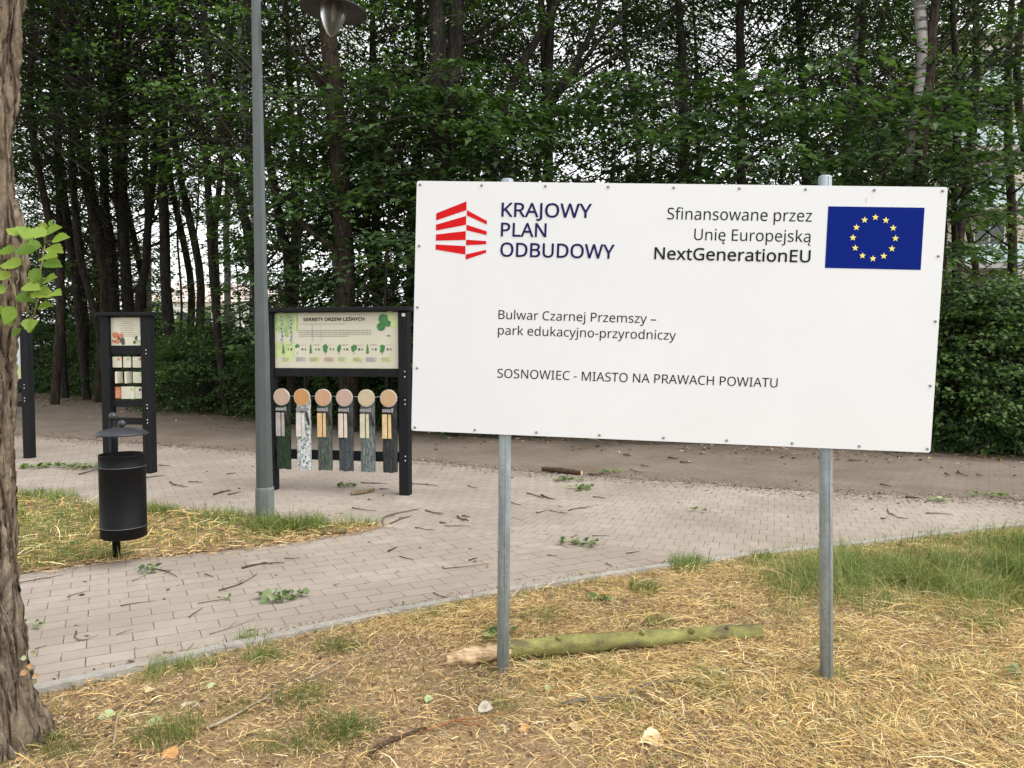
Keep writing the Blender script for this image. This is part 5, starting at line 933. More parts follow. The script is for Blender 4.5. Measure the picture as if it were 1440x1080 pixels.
# ---------------------------------------------------------------- the wood
def leaf_verts(P, az, pitch, roll, size):
    T = np.array([(0,0,0),(.42,.26,.04),(.22,.52,0),(0,1,-.14),(-.22,.52,0),(-.42,.26,.04)])
    ca, sa, cp, sp, cr, sr = np.cos(az), np.sin(az), np.cos(pitch), np.sin(pitch), np.cos(roll), np.sin(roll)
    f = np.stack([ca*cp, sa*cp, sp], -1); s0 = np.stack([-sa, ca, 0*sa], -1); u0 = np.cross(f, s0)
    s = s0*cr[:, None]+u0*sr[:, None]; u = np.cross(f, s)
    V = P[:, None, :]+size[:, None, None]*(T[None, :, 0:1]*s[:, None, :]+T[None, :, 1:2]*f[:, None, :]+T[None, :, 2:3]*u[:, None, :])
    return V.reshape(-1, 3), np.arange(len(P)*6).reshape(-1, 6)
def crown_mesh(name, seed, z0, z1, rfun, nspray, nleaf, lsize, slen, mat, droop=.25, flat=.35, stems=True, gap=.0, ztop_bias=1.0):
    g = np.random.default_rng(seed); PP, AZ, PI_, RO, SZ = [], [], [], [], []; stem = MB()
    for k in range(nspray):
        q = g.random()**ztop_bias; z = z0+(z1-z0)*q; r = rfun(q)*(.75+.5*g.random()); a = g.random()*6.283; L = slen*(.6+.8*g.random())
        r0 = max(.05, r-L*(.5+.5*g.random())); el = g.normal(.12, .25); d = np.array([np.cos(a), np.sin(a)]); a2 = a+g.normal(0, .5); d2 = np.array([np.cos(a2), np.sin(a2)])
        p0 = np.array([d[0]*r0, d[1]*r0, z]); n = int(nleaf*(.5+g.random())); t = g.random(n)**.8; sd = np.sign(g.random(n)-.5)
        w = L*.42*np.sin(np.pi*np.clip(.12+.82*t, 0, 1)); off = sd*w*g.random(n)
        X = p0[0]+d2[0]*t*L-d2[1]*off; Y = p0[1]+d2[1]*t*L+d2[0]*off; Z = p0[2]+el*t*L-droop*L*t*t-.18*np.abs(off)+g.normal(0, .035, n)*L
        PP.append(np.stack([X, Y, Z], -1)); AZ.append(a2+sd*g.uniform(.2, 1.3, n)); PI_.append(g.normal(-.22, flat*.85, n)); RO.append(g.normal(0, flat*1.1, n)); SZ.append(lsize*g.uniform(.6, 1.25, n))
        if stems:
            st = [p0*np.array([.35,.35,1])-np.array([0,0,.35*r0]), p0, p0+np.array([d2[0]*L*.5, d2[1]*L*.5, el*L*.5-droop*L*.25]), p0+np.array([d2[0]*L*.9, d2[1]*L*.9, el*L*.9-droop*L*.8])]
            stem.tube([Vector(p) for p in st], [.018, .013, .008, .003], 3, 0, False, False)
    V, F = leaf_verts(np.concatenate(PP), np.concatenate(AZ), np.concatenate(PI_), np.concatenate(RO), np.concatenate(SZ))
    me = np_mesh(name, V, 6, F, mat)
    sm = None
    if stems:
        sm = bpy.data.meshes.new(name+'_stems'); sm.from_pydata(stem.v, [], stem.f); sm.materials.append(m_twigs); sm.update()
    return me, sm
m_twigs = plain('branch_bark', (.028,.022,.017), .9)
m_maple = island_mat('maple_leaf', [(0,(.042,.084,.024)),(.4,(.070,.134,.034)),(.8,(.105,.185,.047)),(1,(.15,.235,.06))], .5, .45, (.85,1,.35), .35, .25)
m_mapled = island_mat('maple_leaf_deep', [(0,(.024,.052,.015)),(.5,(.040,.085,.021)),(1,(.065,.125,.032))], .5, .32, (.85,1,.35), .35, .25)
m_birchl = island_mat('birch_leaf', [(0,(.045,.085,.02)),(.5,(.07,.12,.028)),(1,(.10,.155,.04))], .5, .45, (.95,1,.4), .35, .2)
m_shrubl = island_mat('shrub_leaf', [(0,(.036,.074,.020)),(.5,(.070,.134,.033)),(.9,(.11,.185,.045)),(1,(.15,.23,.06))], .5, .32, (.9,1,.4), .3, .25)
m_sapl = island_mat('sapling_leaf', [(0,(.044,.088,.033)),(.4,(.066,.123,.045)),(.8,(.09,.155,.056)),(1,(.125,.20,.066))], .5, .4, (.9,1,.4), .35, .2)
m_back = island_mat('lit_back_leaf', [(0,(.07,.14,.025)),(.5,(.115,.20,.036)),(1,(.17,.26,.05))], .5, .5, (1,1,.4), .3, .3)  # leaf colour lightened so the far crowns look lit; light put into the colour
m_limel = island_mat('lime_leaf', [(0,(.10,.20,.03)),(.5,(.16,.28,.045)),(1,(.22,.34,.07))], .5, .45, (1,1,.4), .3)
m_bark = [bark_mat('dark_trunk_bark', (.014,.012,.010), (.05,.042,.034), 9, 2.2, .03), bark_mat('brown_trunk_bark', (.022,.017,.013), (.068,.052,.038), 9, 2.2, .03)]
m_birch = birch_mat()
dome = lambda R0: (lambda q: R0*(.45+.95*math.sin(math.pi*min(1, .18+.80*q))**.8)*.8)
CR = {
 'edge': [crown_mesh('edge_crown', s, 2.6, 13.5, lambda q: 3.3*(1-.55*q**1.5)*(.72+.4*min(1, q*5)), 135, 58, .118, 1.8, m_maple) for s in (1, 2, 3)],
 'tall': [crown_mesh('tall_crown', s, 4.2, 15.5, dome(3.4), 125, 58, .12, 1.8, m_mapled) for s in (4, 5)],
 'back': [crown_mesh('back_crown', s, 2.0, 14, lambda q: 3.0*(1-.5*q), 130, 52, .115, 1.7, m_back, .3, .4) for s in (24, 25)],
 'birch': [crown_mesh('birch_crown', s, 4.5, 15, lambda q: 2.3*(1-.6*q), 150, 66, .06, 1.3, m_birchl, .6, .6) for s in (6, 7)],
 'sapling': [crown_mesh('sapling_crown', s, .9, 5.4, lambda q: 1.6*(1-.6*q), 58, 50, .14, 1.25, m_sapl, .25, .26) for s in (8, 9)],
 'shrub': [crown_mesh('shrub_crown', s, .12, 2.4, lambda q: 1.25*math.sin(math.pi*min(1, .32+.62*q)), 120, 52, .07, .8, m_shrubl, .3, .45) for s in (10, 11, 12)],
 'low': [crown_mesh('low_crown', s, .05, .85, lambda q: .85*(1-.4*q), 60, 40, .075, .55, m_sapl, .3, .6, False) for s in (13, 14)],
}
TRG = 'trees of the wood behind the path'
def crown_on(root, kind, i, loc=(0,0,0), rz=0.0, sc=1.0, szs=1.0):
    me, sm = CR[kind][i % len(CR[kind])]
    o = link(bpy.data.objects.new('crown', me), root); o.location = loc; o.rotation_euler = (0, 0, rz); o.scale = (sc, sc, sc*szs)
    if sm: s_ = link(bpy.data.objects.new('twigs', sm), o)
    return o
def trunk_mb(pts, rad, seed, limbs=6, zmin=3.0, zmax=11, n=12, llen=2.0):
    """pts local polyline; wobbling tapered trunk with side limbs"""
    g = random.Random(seed); mb = MB(); N_ = 26; L = [Vector(p) for p in pts]
    seg = np.linspace(0, len(L)-1, N_); P_ = []; Rr = np.interp(seg, range(len(L)), rad)
    for i, s in enumerate(seg):
        k = min(int(s), len(L)-2); f = s-k
        a, b_, c, d = L[max(k-1, 0)], L[k], L[k+1], L[min(k+2, len(L)-1)]
        p = .5*((2*b_)+(c-a)*f+(2*a-5*b_+4*c-d)*f*f+(3*b_-a-3*c+d)*f**3)
        p = p+Vector((mnoise.noise(Vector((seed, 0, p.z*.5)))*.06, mnoise.noise(Vector((0, seed, p.z*.5)))*.06, 0)); P_.append(p)
    mb.tube(P_, [r*(1+.12*mnoise.noise(Vector((seed*3.1, i*.7, 0)))) for i, r in enumerate(Rr)], n)
    for k in range(limbs):
        zt = g.uniform(zmin, zmax); j = min(range(N_), key=lambda q: abs(P_[q].z-zt)); a = g.random()*6.283; l = llen*g.uniform(.6, 1.4); r0 = Rr[j]*g.uniform(.25, .45); b_ = P_[j]; dv = Vector((math.cos(a), math.sin(a), g.uniform(.35, 1.0)))
        pp = [b_, b_+dv*l*.3+Vector((0,0,-.05*l)), b_+dv*l*.65, b_+dv*l+Vector((g.uniform(-.3,.3), g.uniform(-.3,.3), .2*l))]
        mb.tube(pp, [r0, r0*.75, r0*.5, r0*.18], 6, 0, True, False)
    return mb
def hero(Y, line, mat, kind, ci, label, group=TRG, cat='tree', limbs=6, csc=1.0, cz=0.0, extra=None, name='tree', zmin=3.2, crz=None, szs=1.0):
    """line: (px, py, width in photo pixels) from the ground up, at distance Y; extends above the frame"""
    gx_ = line[0][0]; b0 = atY(gx_, 490, Y); base = Vector((b0.x, Y, 0)); pts = [(0, 0, -.2)]; rad = [line[0][2]/2*Y/FPX*1.15]
    for px, py, w_ in line: p = atY(px, py, Y); pts.append((p.x-base.x, (p.z*.03)*math.sin(Y*7+px), p.z)); rad.append(w_/2*Y/FPX)
    top = Vector(pts[-1]); prev = Vector(pts[-2]); d = (top-prev).normalized(); ext = top+d*max(1.5, 12.5-top.z); pts.append(tuple(ext)); rad.append(rad[-1]*.35)
    root = empty(name, base, 0, label, cat, group); mb = trunk_mb(pts, rad, int(Y*10+gx_), limbs, zmin, 11)
    if extra:
        for el, r0, r1 in extra:
            ps = [atY(px, py, Y)-base for px, py in el]; mb.tube(ps, list(np.linspace(r0, r1, len(ps))), 8)
    mb.build('trunk', mat, root)
    if kind: crown_on(root, kind, ci, ((pts[-1][0]+pts[2][0])*.4, 1.3, cz), crz if crz is not None else (Y*13+gx_) % 6.28, csc, szs)
    return root
dk, br_, bi = m_bark[0], m_bark[1], m_birch
hero(15.5, [(489,600,29),(486,430,28),(478,260,26),(463,60,24),(452,-60,21)], br_, 'edge', 0, 'straight brown trunk rising behind the tree chart board and under the lamp shade', cz=1.4)
hero(15.5, [(622,600,32),(622,250,30),(619,180,30),(614,0,20),(608,-80,16)], dk, 'edge', 1, 'thick dark trunk forking in two above the left end of the white sign', extra=[([(624,200),(634,130),(640,60),(645,-60)], .20, .13)], cz=1.6)
hero(16.5, [(768,600,15),(770,250,14),(772,100,13),(776,-60,12)], dk, 'tall', 0, 'slim dark trunk with two rising limbs above the red logo text', extra=[([(774,140),(800,105),(830,50),(852,-20)], .09, .05),([(773,150),(840,60),(900,-10)], .06, .03),([(771,140),(830,100),(900,60),(950,15)], .05, .02)], limbs=4, cz=2.5)
hero(15.8, [(672,600,15),(690,260,14),(703,170,13),(735,95,12),(775,20,10),(800,-50,9)], dk, 'edge', 2, 'leaning dark trunk crossing behind the slim dark trunk', limbs=4, cz=1.8)
hero(15.0, [(1272,610,20),(1276,260,18),(1288,90,16),(1297,-60,14)], bi, 'birch', 0, 'whitish birch trunk above the blue flag, thickest of the birches', cat='birch tree', name='birch_tree', cz=2)
hero(14.6, [(1282,612,17),(1290,250,16),(1308,130,14),(1325,-10,12),(1335,-60,11)], br_, 'edge', 0, 'brown leaning trunk just right of the thickest birch', cz=2.0, crz=1.2)
hero(20, [(1182,585,10),(1190,170,10),(1205,60,9),(1215,-60,8)], bi, 'birch', 1, 'thin pale birch behind the right sign post', cat='birch tree', name='birch_tree', cz=1.5)
hero(18, [(1042,590,13),(1043,200,12),(1040,-40,11)], dk, 'tall', 1, 'dark upright trunk above the middle of the white sign', cz=2.0)
hero(21, [(902,590,8),(898,200,8),(880,60,7),(876,-40,7)], bi, 'birch', 0, 'thin birch in the bright gap above the white sign', cat='birch tree', name='birch_tree', cz=3.0, limbs=3)
hero(19, [(318,585,11),(307,480,11),(298,350,10),(283,200,9),(268,80,8),(255,-30,7)], dk, None, 0, 'thin black leaning stem right of the bright opening', limbs=5)
hero(18, [(372,590,13),(360,420,13),(340,300,13),(318,200,12),(300,120,11),(278,-20,9)], dk, 'tall', 0, 'dark leaning trunk just left of the lamp post', limbs=6, cz=1.5)
hero(22, [(360,580,12),(357,350,12),(354,230,12),(347,130,12),(340,-20,10)], bi, 'birch', 1, 'spotted birch trunk right beside the lamp post', cat='birch tree', name='birch_tree', cz=1)
hero(25, [(323,570,9),(321,400,9),(318,330,9),(317,240,8),(326,60,7)], bi, 'birch', 0, 'slim white birch left of the lamp post, in front of lit leaves', cat='birch tree', name='birch_tree', cz=2)
hero(24, [(308,570,8),(304,400,8),(303,320,8),(314,250,8),(322,100,7)], br_, None, 0, 'grey bent stem between the black leaning stem and the slim white birch', limbs=3)
hero(17, [(412,595,13),(404,370,13),(395,320,12),(377,210,12),(362,100,11),(350,-30,10)], dk, 'edge', 1, 'dark leaning trunk behind the left end of the tree chart board', cz=1.5)
hero(23, [(415,580,11),(414,420,11),(412,300,10),(408,100,9)], br_, 'birch', 1, 'brownish upright trunk close behind the dark leaning one', limbs=3, cz=1.5)
hero(21, [(528,580,9),(527,430,9),(518,330,9),(520,230,8),(522,100,7)], dk, 'tall', 1, 'thin dark trunk with a fork right of the straight brown trunk', extra=[([(524,370),(510,290),(507,230)], .06, .04)], cz=0)
hero(19, [(540,590,9),(548,420,9),(560,355,8),(577,300,7),(590,250,6)], bi, None, 0, 'pale leaning birch stem left of the white sign', cat='birch tree', name='birch_tree', limbs=2)
hero(24, [(474,580,10),(473,420,10),(472,300,9),(470,150,8)], bi, 'birch', 0, 'birch stem hidden close behind the straight brown trunk', cat='birch tree', name='birch_tree', limbs=2, cz=2)
hero(26, [(92,560,10.1),(86,420,10.1),(84,360,10.1),(78,250,9.4),(70,40,8.6)], dk, 'tall', 0, 'black trunk beside the bright green shoots', limbs=4, cz=2.0)
hero(25, [(122,560,11.7),(110,440,10.9),(98,340,10.9),(88,230,9.4),(80,40,8.6)], dk, 'edge', 2, 'black trunk left of the leaning one in the dark of the wood', limbs=4, cz=3.6)
hero(23, [(152,570,9.4),(142,489,9.4),(122,400,9.4),(109,350,8.6),(98,250,7.8),(92,60,7)], dk, 'tall', 1, 'black leaning trunk left of the card board', limbs=4, cz=1.8)
hero(26, [(168,570,13.3),(163,430,13.3),(153,350,12.5),(150,260,11.7),(146,60,10.1)], dk, 'edge', 0, 'thick black trunk behind the left post of the card board', limbs=5, cz=3.8)
hero(25, [(188,570,17.2),(180,430,15.6),(172,350,14),(168,240,13.3),(164,60,11.7)], dk, 'tall', 0, 'thickest black trunk behind the middle of the card board', limbs=5, cz=2)
hero(24, [(190,570,11.7),(196,430,11.7),(206,370,10.9),(214,300,10.1),(222,150,8.6)], dk, 'edge', 1, 'dark trunk leaning right at the edge of the bright opening', limbs=5, cz=4.2)
hero(29, [(209,560,8),(208,420,8),(206,330,8),(205,200,7)], bi, None, 0, 'short lit birch stem behind the card board roof', cat='birch tree', name='birch_tree', limbs=0)
hero(22, [(255,575,3.5),(254,400,3),(252,330,3),(250,250,2.5)], dk, None, 0, 'thin sapling stem in the middle of the bright opening', limbs=0, cat='young tree', name='young_tree')
hero(22, [(286,575,4),(283,430,3.5),(278,350,3),(275,280,2.5)], dk, None, 0, 'thin sapling stem at the right of the bright opening', limbs=0, cat='young tree', name='young_tree')
hero(17, [(1340,600,9),(1342,300,8),(1338,100,8),(1330,-40,7)], dk, 'tall', 0, 'slim trunk right of the white sign', limbs=4, cz=1.5)
hero(19, [(1212,590,11),(1207,260,10),(1203,120,9),(1210,-40,8)], br_, 'tall', 1, 'dark trunk left of the thickest birch', limbs=4, cz=2.2)

# fill trees deeper in: copies of four kinds, placed clear of the bright opening
protos = []
for i, (kind, mt, rr) in enumerate((('edge', dk, .12), ('tall', dk, .12), ('tall', br_, .095), ('birch', bi, .10), ('back', br_, .09))):
    root = empty('birch_tree' if kind == 'birch' else 'tree', (0,0,0)); g = random.Random(50+i)
    trunk_mb([(0,0,-.2),(0,0,0),(g.uniform(-.2,.2),0,3),(g.uniform(-.5,.5),g.uniform(-.3,.3),7),(g.uniform(-.7,.7),0,13)], [rr*1.25, rr*1.1, rr, rr*.8, rr*.3], 60+i, 7).build('trunk', mt, root)
    crown_on(root, kind, i, (0,0,.6), i*1.3); protos.append(root)
first = [True]*5
def place(pi, x, y, rz, sc, label, cat, group):
    o = protos[pi] if first[pi] else copy_tree(protos[pi]); first[pi] = False
    o.location = (x, y, 0); o.rotation_euler = (0, 0, rz); o.scale = (sc,)*3; return tag(o, label, cat, group)
def pxof(x, y): return 720+FPX*x/y
g = random.Random(11); spots = []
rowsY = [(13.6, 17), (17, 21), (21, 26), (26, 33)]
tries = 0
while len(spots) < 20 and tries < 6000:
    tries += 1; y = g.uniform(16.5, 31); px = g.uniform(-160, 1600); x = (px-720)/FPX*y
    if y < veg_y(x)+1.0: continue
    if 190 < px < 350 and y > 14: continue
    if 420 < px < 470: continue
    if 790 < px < 900: continue
    if px > 1300: continue
    if any((x-a)**2+(y-b)**2 < 2.6 for a, b in spots): continue
    spots.append((x, y))
for px_, y_, sc_ in ((-60,19,1.25),(20,20,1.3),(85,21,1.25),(145,19.5,1.3),(50,23,1.3),(180,23,1.3),(182,20,1.3),(110,25,1.3)):
    o_ = place(1 if int(px_) % 2 else 2, (px_-720)/FPX*y_, y_+4, 0, sc_, 'dark leafy tree among the crowded trees deep in the wood', 'tree', 'dark trees deep in the wood')
    for ch_ in o_.children:
        if ch_.name.startswith('crown'): ch_.location = (g.uniform(-.5,.5), -3.2, 1.2); ch_.rotation_euler = (0, 0, g.random()*6.28)  # crowns set forward of their trunks, an added overhang to shade the path
for px_, y_, sc_ in ((40,27,1.05),(105,31,1.1),(72,25,1.1)):
    place(0, (px_-720)/FPX*y_, y_+2, g.random()*6.28, sc_, 'dark leafy tree among the crowded trees deep in the wood', 'tree', 'dark trees deep in the wood')
for k in range(16):
    px_ = -140-55*k+g.uniform(-20, 20); y_ = 31+g.uniform(-1, 12); x_ = (px_-720)/FPX*y_
    place((0, 2, 4)[k % 3], x_, max(y_, veg_y(x_)+1.5), g.random()*6.28, g.uniform(.95, 1.25), 'dark leafy tree among the crowded trees deep in the wood', 'tree', 'dark trees deep in the wood')
for px_, y_, sc_ in ((1345,21,1.3),(1455,22,1.35),(1360,30,1.4),(1415,24,1.45)):
    place(2 if y_ < 24 else 4, (px_-720)/FPX*y_, y_, g.random()*6.28, sc_, 'dark leafy tree in front of the beige apartment building', 'tree', 'trees in front of the apartment building')
for x, y in spots:
    pi = g.choice((0, 1, 2, 2, 3)) if y < 20 else g.choice((4, 4, 4, 3, 2))
    place(pi, x, y, g.random()*6.28, g.uniform(.85, 1.15), 'pale barked birch among the crowded trees deep in the wood' if pi == 3 else 'dark leafy tree among the crowded trees deep in the wood', 'birch tree' if pi == 3 else 'tree', 'birches deep in the wood' if pi == 3 else 'dark trees deep in the wood')

# maple saplings with leaf layers reaching into view left of the sign, and along the edge
def small(kind, i, px, Y, sc, label, cat, group, name, cz=0.0, szs=1.0, mat=None):
    p = atY(px, 490, Y); root = empty(name, (p.x, Y, 0), 0, label, cat, group)
    me, sm = CR[kind][i % len(CR[kind])]
    if kind in ('sapling', 'shrub'):
        mb = MB(); h = (5.0 if kind == 'sapling' else 1.9)*sc*szs; gg = random.Random(int(px)); mb.tube([(0,0,-.1),(gg.uniform(-.08,.08),0,h*.4),(gg.uniform(-.2,.2),gg.uniform(-.1,.1),h)], [.035*sc, .026*sc, .006], 6)
        if kind == 'shrub':
            for k in range(5): a = k*1.3; mb.tube([(0,0,0),(math.cos(a)*.3*sc, math.sin(a)*.3*sc, h*.45),(math.cos(a)*.75*sc, math.sin(a)*.75*sc, h*.95)], [.02, .014, .004], 5, 0, True, False)
        mb.build('trunk' if kind == 'sapling' else 'stems', m_twigs, root)
    o = crown_on(root, kind, i, (0,0,cz), (px*.37) % 6.28, sc, szs)
    if kind != 'sapling': o.name = 'foliage'
    return root
SG, HG, LG = 'maple saplings at the edge of the wood', 'bushes along the wood edge', 'low plants along the wood edge'
for i, (px, Y, sc, lb) in enumerate(((545,15.2,1.25,'tall maple sapling with layered leaves touching the left edge of the white sign'),(430,16.2,1.15,'maple sapling with layered leaves left of the straight brown trunk'),(500,17.5,1.2,'maple sapling behind the straight brown trunk'),(640,14.6,1.25,'maple sapling above the left half of the white sign'),(720,15.0,1.2,'maple sapling above the red logo of the white sign'),(860,15.2,1.25,'maple sapling above the middle of the white sign'),(960,14.8,1.3,'maple sapling between the sign texts, above the white sign'),(1090,14.6,1.25,'maple sapling above the right texts of the white sign'),(1230,14.2,1.2,'maple sapling left of the thickest birch'),(590,17,1.3,'maple sapling behind the left edge of the white sign'),(340,21,1.0,'lit maple sapling left of the lamp post'),(1330,15.5,1.3,'maple sapling just right of the white sign'))):
    small('sapling', i, px, Y, sc, lb, 'young tree', SG, 'maple_sapling', cz=.3)
for i, (px, Y, sc) in enumerate(((58,32,1.35),(84,34,1.4),(112,33,1.3),(138,34,1.4),(164,33,1.3),(184,35,1.2),(30,33,1.4))):
    small('sapling', i, px, Y, sc, 'young tree filling the gaps between the black trunks behind the card board', 'young tree', 'young trees between the black trunks', 'young_tree')
for i, (px, Y, sc, lb) in enumerate(((325,31,1.2,'lit young tree between the slim white birch and the lamp post'),(350,29,1.25,'lit young tree hidden partly by the lamp post'),(392,30,1.25,'lit young tree right of the lamp post'),(430,32,1.2,'lit young tree seen between the leaning dark trunk and the straight brown trunk'))):
    r_ = small('sapling', i, px, Y, sc, lb, 'young tree', 'lit young trees near the lamp post', 'young_tree', cz=.3)
    for ch_ in r_.children:
        if ch_.name.startswith('crown'):
            ch_.data = CR['back'][i % 2][0]; ch_.scale = (.55, .55, .5)
            for q_ in list(ch_.children): bpy.data.objects.remove(q_, do_unlink=True)
g = random.Random(5)
right = [(1325,13.3),(1360,13.0),(1400,12.8),(1440,12.6),(1480,12.5),(1345,14.6),(1385,14.2),(1430,14.0),(1470,14.2),(1360,16.0),(1410,16.0),(1300,13.8),(1455,16)]
for i, (px, Y) in enumerate(right): small('shrub', i, px+g.uniform(-5,5), Y, g.uniform(.95,1.2), 'dense green bush of the thicket right of the white sign', 'bush', 'bushes right of the white sign', 'bush', szs=1.0 if Y < 13.5 else 1.1)
left = [(235,21.0),(262,21.2),(290,20.2),(318,20.0),(345,20.4),(372,19.0),(250,23.5),(280,24),(310,23),(340,24),(60,30.5),(95,30),(130,29),(165,28),(200,26.5),(228,25),(80,34),(120,34),(30,33),(400,18.6),(430,18.2),(465,18),(500,17.8),(535,17.5),(570,17.2),(605,17),(440,20.5),(480,20.5),(520,20),(560,19.5),(0,32),(-40,34)]
for i, (px, Y) in enumerate(left):
    k_ = g.uniform(.85,1.15)*(1.15 if px < 230 else 1)
    small('shrub', i, px+g.uniform(-8,8), Y, k_, 'dark bush in the shade left of the lamp post' if px < 360 else 'dark bush behind the tree chart board', 'bush', 'dark bushes left of the lamp post' if px < 360 else 'bushes behind the tree chart board', 'bush', szs=1.0 if not 230 < px < 360 else .9)
mid_ = [(660+45*k, 15.6+g.uniform(-.8,1.2)) for k in range(15)]
for i, (px, Y) in enumerate(mid_): small('shrub', i, px, Y, g.uniform(.9,1.2), 'bush hidden behind the white sign', 'bush', 'bushes behind the white sign', 'bush')
n_ = 0
for k in range(110):
    px = g.uniform(-60, 1500); 
    Y0 = None
    for Yt in np.linspace(10.5, 40, 300):
        if Yt > veg_y((px-720)/FPX*Yt): Y0 = Yt; break
    if Y0 is None or (600 < px < 1300): continue
    Y = Y0+g.uniform(.25, 1.8)
    small('low', k, px, Y, g.uniform(.7,1.15)*(1.2 if px > 1300 else 1), 'low green plant at the foot of the thicket right of the white sign' if px > 1300 else 'low dark plant at the wood edge left of the white sign', 'plant', 'low plants right of the white sign' if px > 1300 else 'low plants left of the white sign', 'plant')
gl_ = random.Random(77)
for k in range(26):
    px = gl_.uniform(1310, 1490); x_ = (px-720)/FPX*12.6
    Y = next(q for q in np.linspace(10.5, 20, 400) if q > veg_y((px-720)/FPX*q))+gl_.uniform(.05, .5)
    small('low', k, px, Y, gl_.uniform(.45, .8), 'small bright green plant on the path edge right of the white sign', 'plant', 'small plants on the path edge right of the white sign', 'plant')
# lit bushes beyond the opening
CRl = crown_mesh('lit_crown', 21, .1, 2.3, lambda q: 1.4*math.sin(math.pi*min(1, .32+.62*q)), 80, 46, .11, .9, m_limel, .2, .6, False)[0]
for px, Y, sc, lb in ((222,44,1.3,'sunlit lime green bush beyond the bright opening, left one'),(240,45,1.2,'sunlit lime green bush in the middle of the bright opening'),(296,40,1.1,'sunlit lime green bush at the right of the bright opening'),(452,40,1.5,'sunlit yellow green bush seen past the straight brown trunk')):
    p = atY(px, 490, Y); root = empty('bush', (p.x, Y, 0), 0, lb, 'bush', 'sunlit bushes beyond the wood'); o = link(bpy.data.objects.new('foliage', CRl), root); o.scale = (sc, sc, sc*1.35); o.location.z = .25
    mb = MB(); mb.tube([(0,0,-.1),(.05,0,1.2),(.1,.05,2.2)], [.05,.035,.01], 6); mb.build('stems', m_twigs, root)
# ground cover under the trees
n = 42000; x = rng.uniform(-34, 20, n); d_ = rng.random(n)**1.4*14; y = veg_y(x)+.15+d_; ok = vnoise(x, y, .6, 91)+.35*np.exp(-d_/2) > .42; x, y = x[ok], y[ok]; n = len(x)
V, F = leaf_verts(np.c_[x, y, .02+.30*rng.random(n)**2], rng.random(n)*6.283, rng.normal(.1, .4, n), rng.normal(0, .4, n), rng.uniform(.05, .13, n))
tag(link(bpy.data.objects.new('undergrowth', np_mesh('undergrowth', V, 6, F, m_shrubl))), 'low leafy ground cover under the trees', 'ground cover', kind='stuff')

# ---------------------------------------------------------------- houses beyond the wood
m_wall = plain('plaster_beige', (.56,.50,.42), .9, var=.08, scale=.6, bumps=.2, bscale=20); m_conc = plain('balcony_concrete', (.40,.39,.37), .9, var=.12, scale=2)
mgp, t, b = nmat('balcony_glass'); b.inputs['Base Color'].default_value = (.62,.78,.76,1); b.inputs['Roughness'].default_value = .15; b.inputs['Transmission Weight'].default_value = .25
mwn, t, b = nmat('window_glass'); b.inputs['Base Color'].default_value = (.05,.06,.07,1); b.inputs['Roughness'].default_value = .06
m_wf = plain('window_frame_white', (.75,.75,.74), .5); m_rail = plain('railing_grey', (.10,.10,.11), .5)
bx, by = 24.2, 43.0
bl = empty('apartment_building', (bx, by, 0), R(-6), 'beige apartment building with glass balconies half hidden by leaves right of the sign', 'building')
ww, hh, fl = 26, 18.6, 3.1
mb = MB(); mb.box((0,0,-.2),(ww,12,hh)); mb.build('wall', m_wall, bl)
mb = MB(); mb.box((-.4,-.4,hh+.002),(ww+.4,12.4,hh+.35)); mb.build('roof', m_conc, bl)
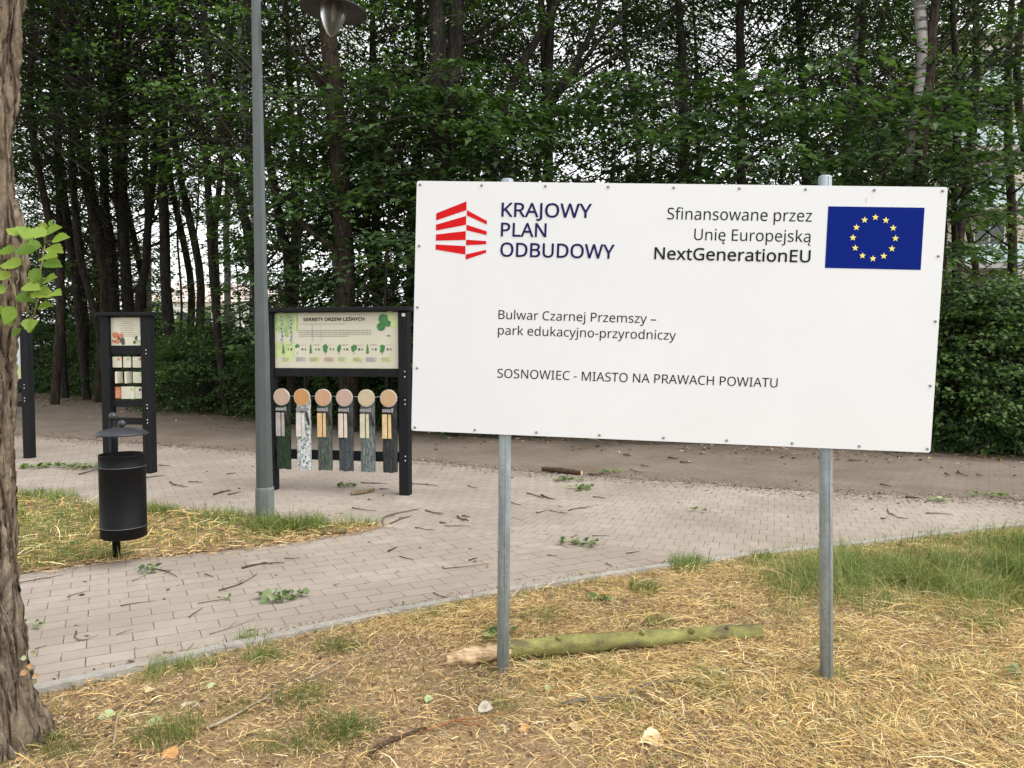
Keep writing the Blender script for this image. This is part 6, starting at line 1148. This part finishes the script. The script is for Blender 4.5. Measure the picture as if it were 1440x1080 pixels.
for s in range(6):
    zf = s*fl
    for k in range(7):
        x_ = 1.4+3.6*k
        fr = MB(); fr.box((x_-.06,-.05,zf+.9),(x_,.02,zf+2.5)); fr.box((x_+1.5,-.05,zf+.9),(x_+1.56,.02,zf+2.5)); fr.box((x_,-.05,zf+2.44),(x_+1.5,.02,zf+2.5)); fr.box((x_,-.05,zf+.9),(x_+1.5,.02,zf+.96)); fr.box((x_+.72,-.045,zf+.96),(x_+.78,.02,zf+2.44))
        w_ = fr.build('window', m_wf, bl); pn = MB(); pn.add([(x_,-.012,zf+.96),(x_+1.5,-.012,zf+.96),(x_+1.5,-.012,zf+2.44),(x_,-.012,zf+2.44)], [(0,1,2,3)]); pn.build('pane', mwn, w_)
    if s:
        for x_ in (.2, 9.6, 18.8):
            sl_ = MB(); sl_.box((x_,-1.5,zf-.22),(x_+3.4,-.003,zf)); ba = sl_.build('balcony', m_conc, bl)
            gm = MB(); gm.box((x_+.06,-1.47,zf+.08),(x_+3.34,-1.45,zf+1.05)); gm.box((x_+.03,-1.42,zf+.08),(x_+.05,-.02,zf+1.05)); gm.box((x_+3.35,-1.42,zf+.08),(x_+3.37,-.02,zf+1.05)); gm.build('glass_panel', mgp, ba)
            rm = MB()
            for q in (0, 1.13, 2.26, 3.4): rm.box((x_+q-.025,-1.5,zf+.002),(x_+q+.025,-1.44 if 0 < q < 3.4 else -1.43,zf+1.1))
            rm.box((x_-.02,-1.5,zf+1.101),(x_+3.42,-1.44,zf+1.15)); rm.build('railing', m_rail, ba)
hb = empty('house', (-37.5, 78, 0), R(4), 'pale distant house seen through the bright opening in the wood', 'building')
mb = MB(); mb.box((0,0,-.2),(13,9,6.4)); mb.build('wall', plain('pale_plaster', (.78,.74,.70), .9, var=.05, scale=.5), hb)
mb = MB(); mb.add([(-.4,-.4,6.402),(13.4,-.4,6.402),(13.4,9.4,6.402),(-.4,9.4,6.402),(2,4.5,8.6),(11,4.5,8.6)], [(0,1,5,4),(2,3,4,5),(1,2,5),(3,0,4),(3,2,1,0)]); mb.build('roof', plain('pink_tiles', (.62,.50,.46), .8), hb)
for s in range(2):
    for k in range(5):
        x_ = 1+2.4*k; fr = MB(); fr.box((x_,-.06,1+2.9*s),(x_+1.2,-.003,2.5+2.9*s)); w_ = fr.build('window', m_wf, hb); pn = MB(); pn.add([(x_+.08,-.065,1.08+2.9*s),(x_+1.12,-.065,1.08+2.9*s),(x_+1.12,-.065,2.42+2.9*s),(x_+.08,-.065,2.42+2.9*s)], [(0,1,2,3)]); pn.build('pane', mwn, w_)
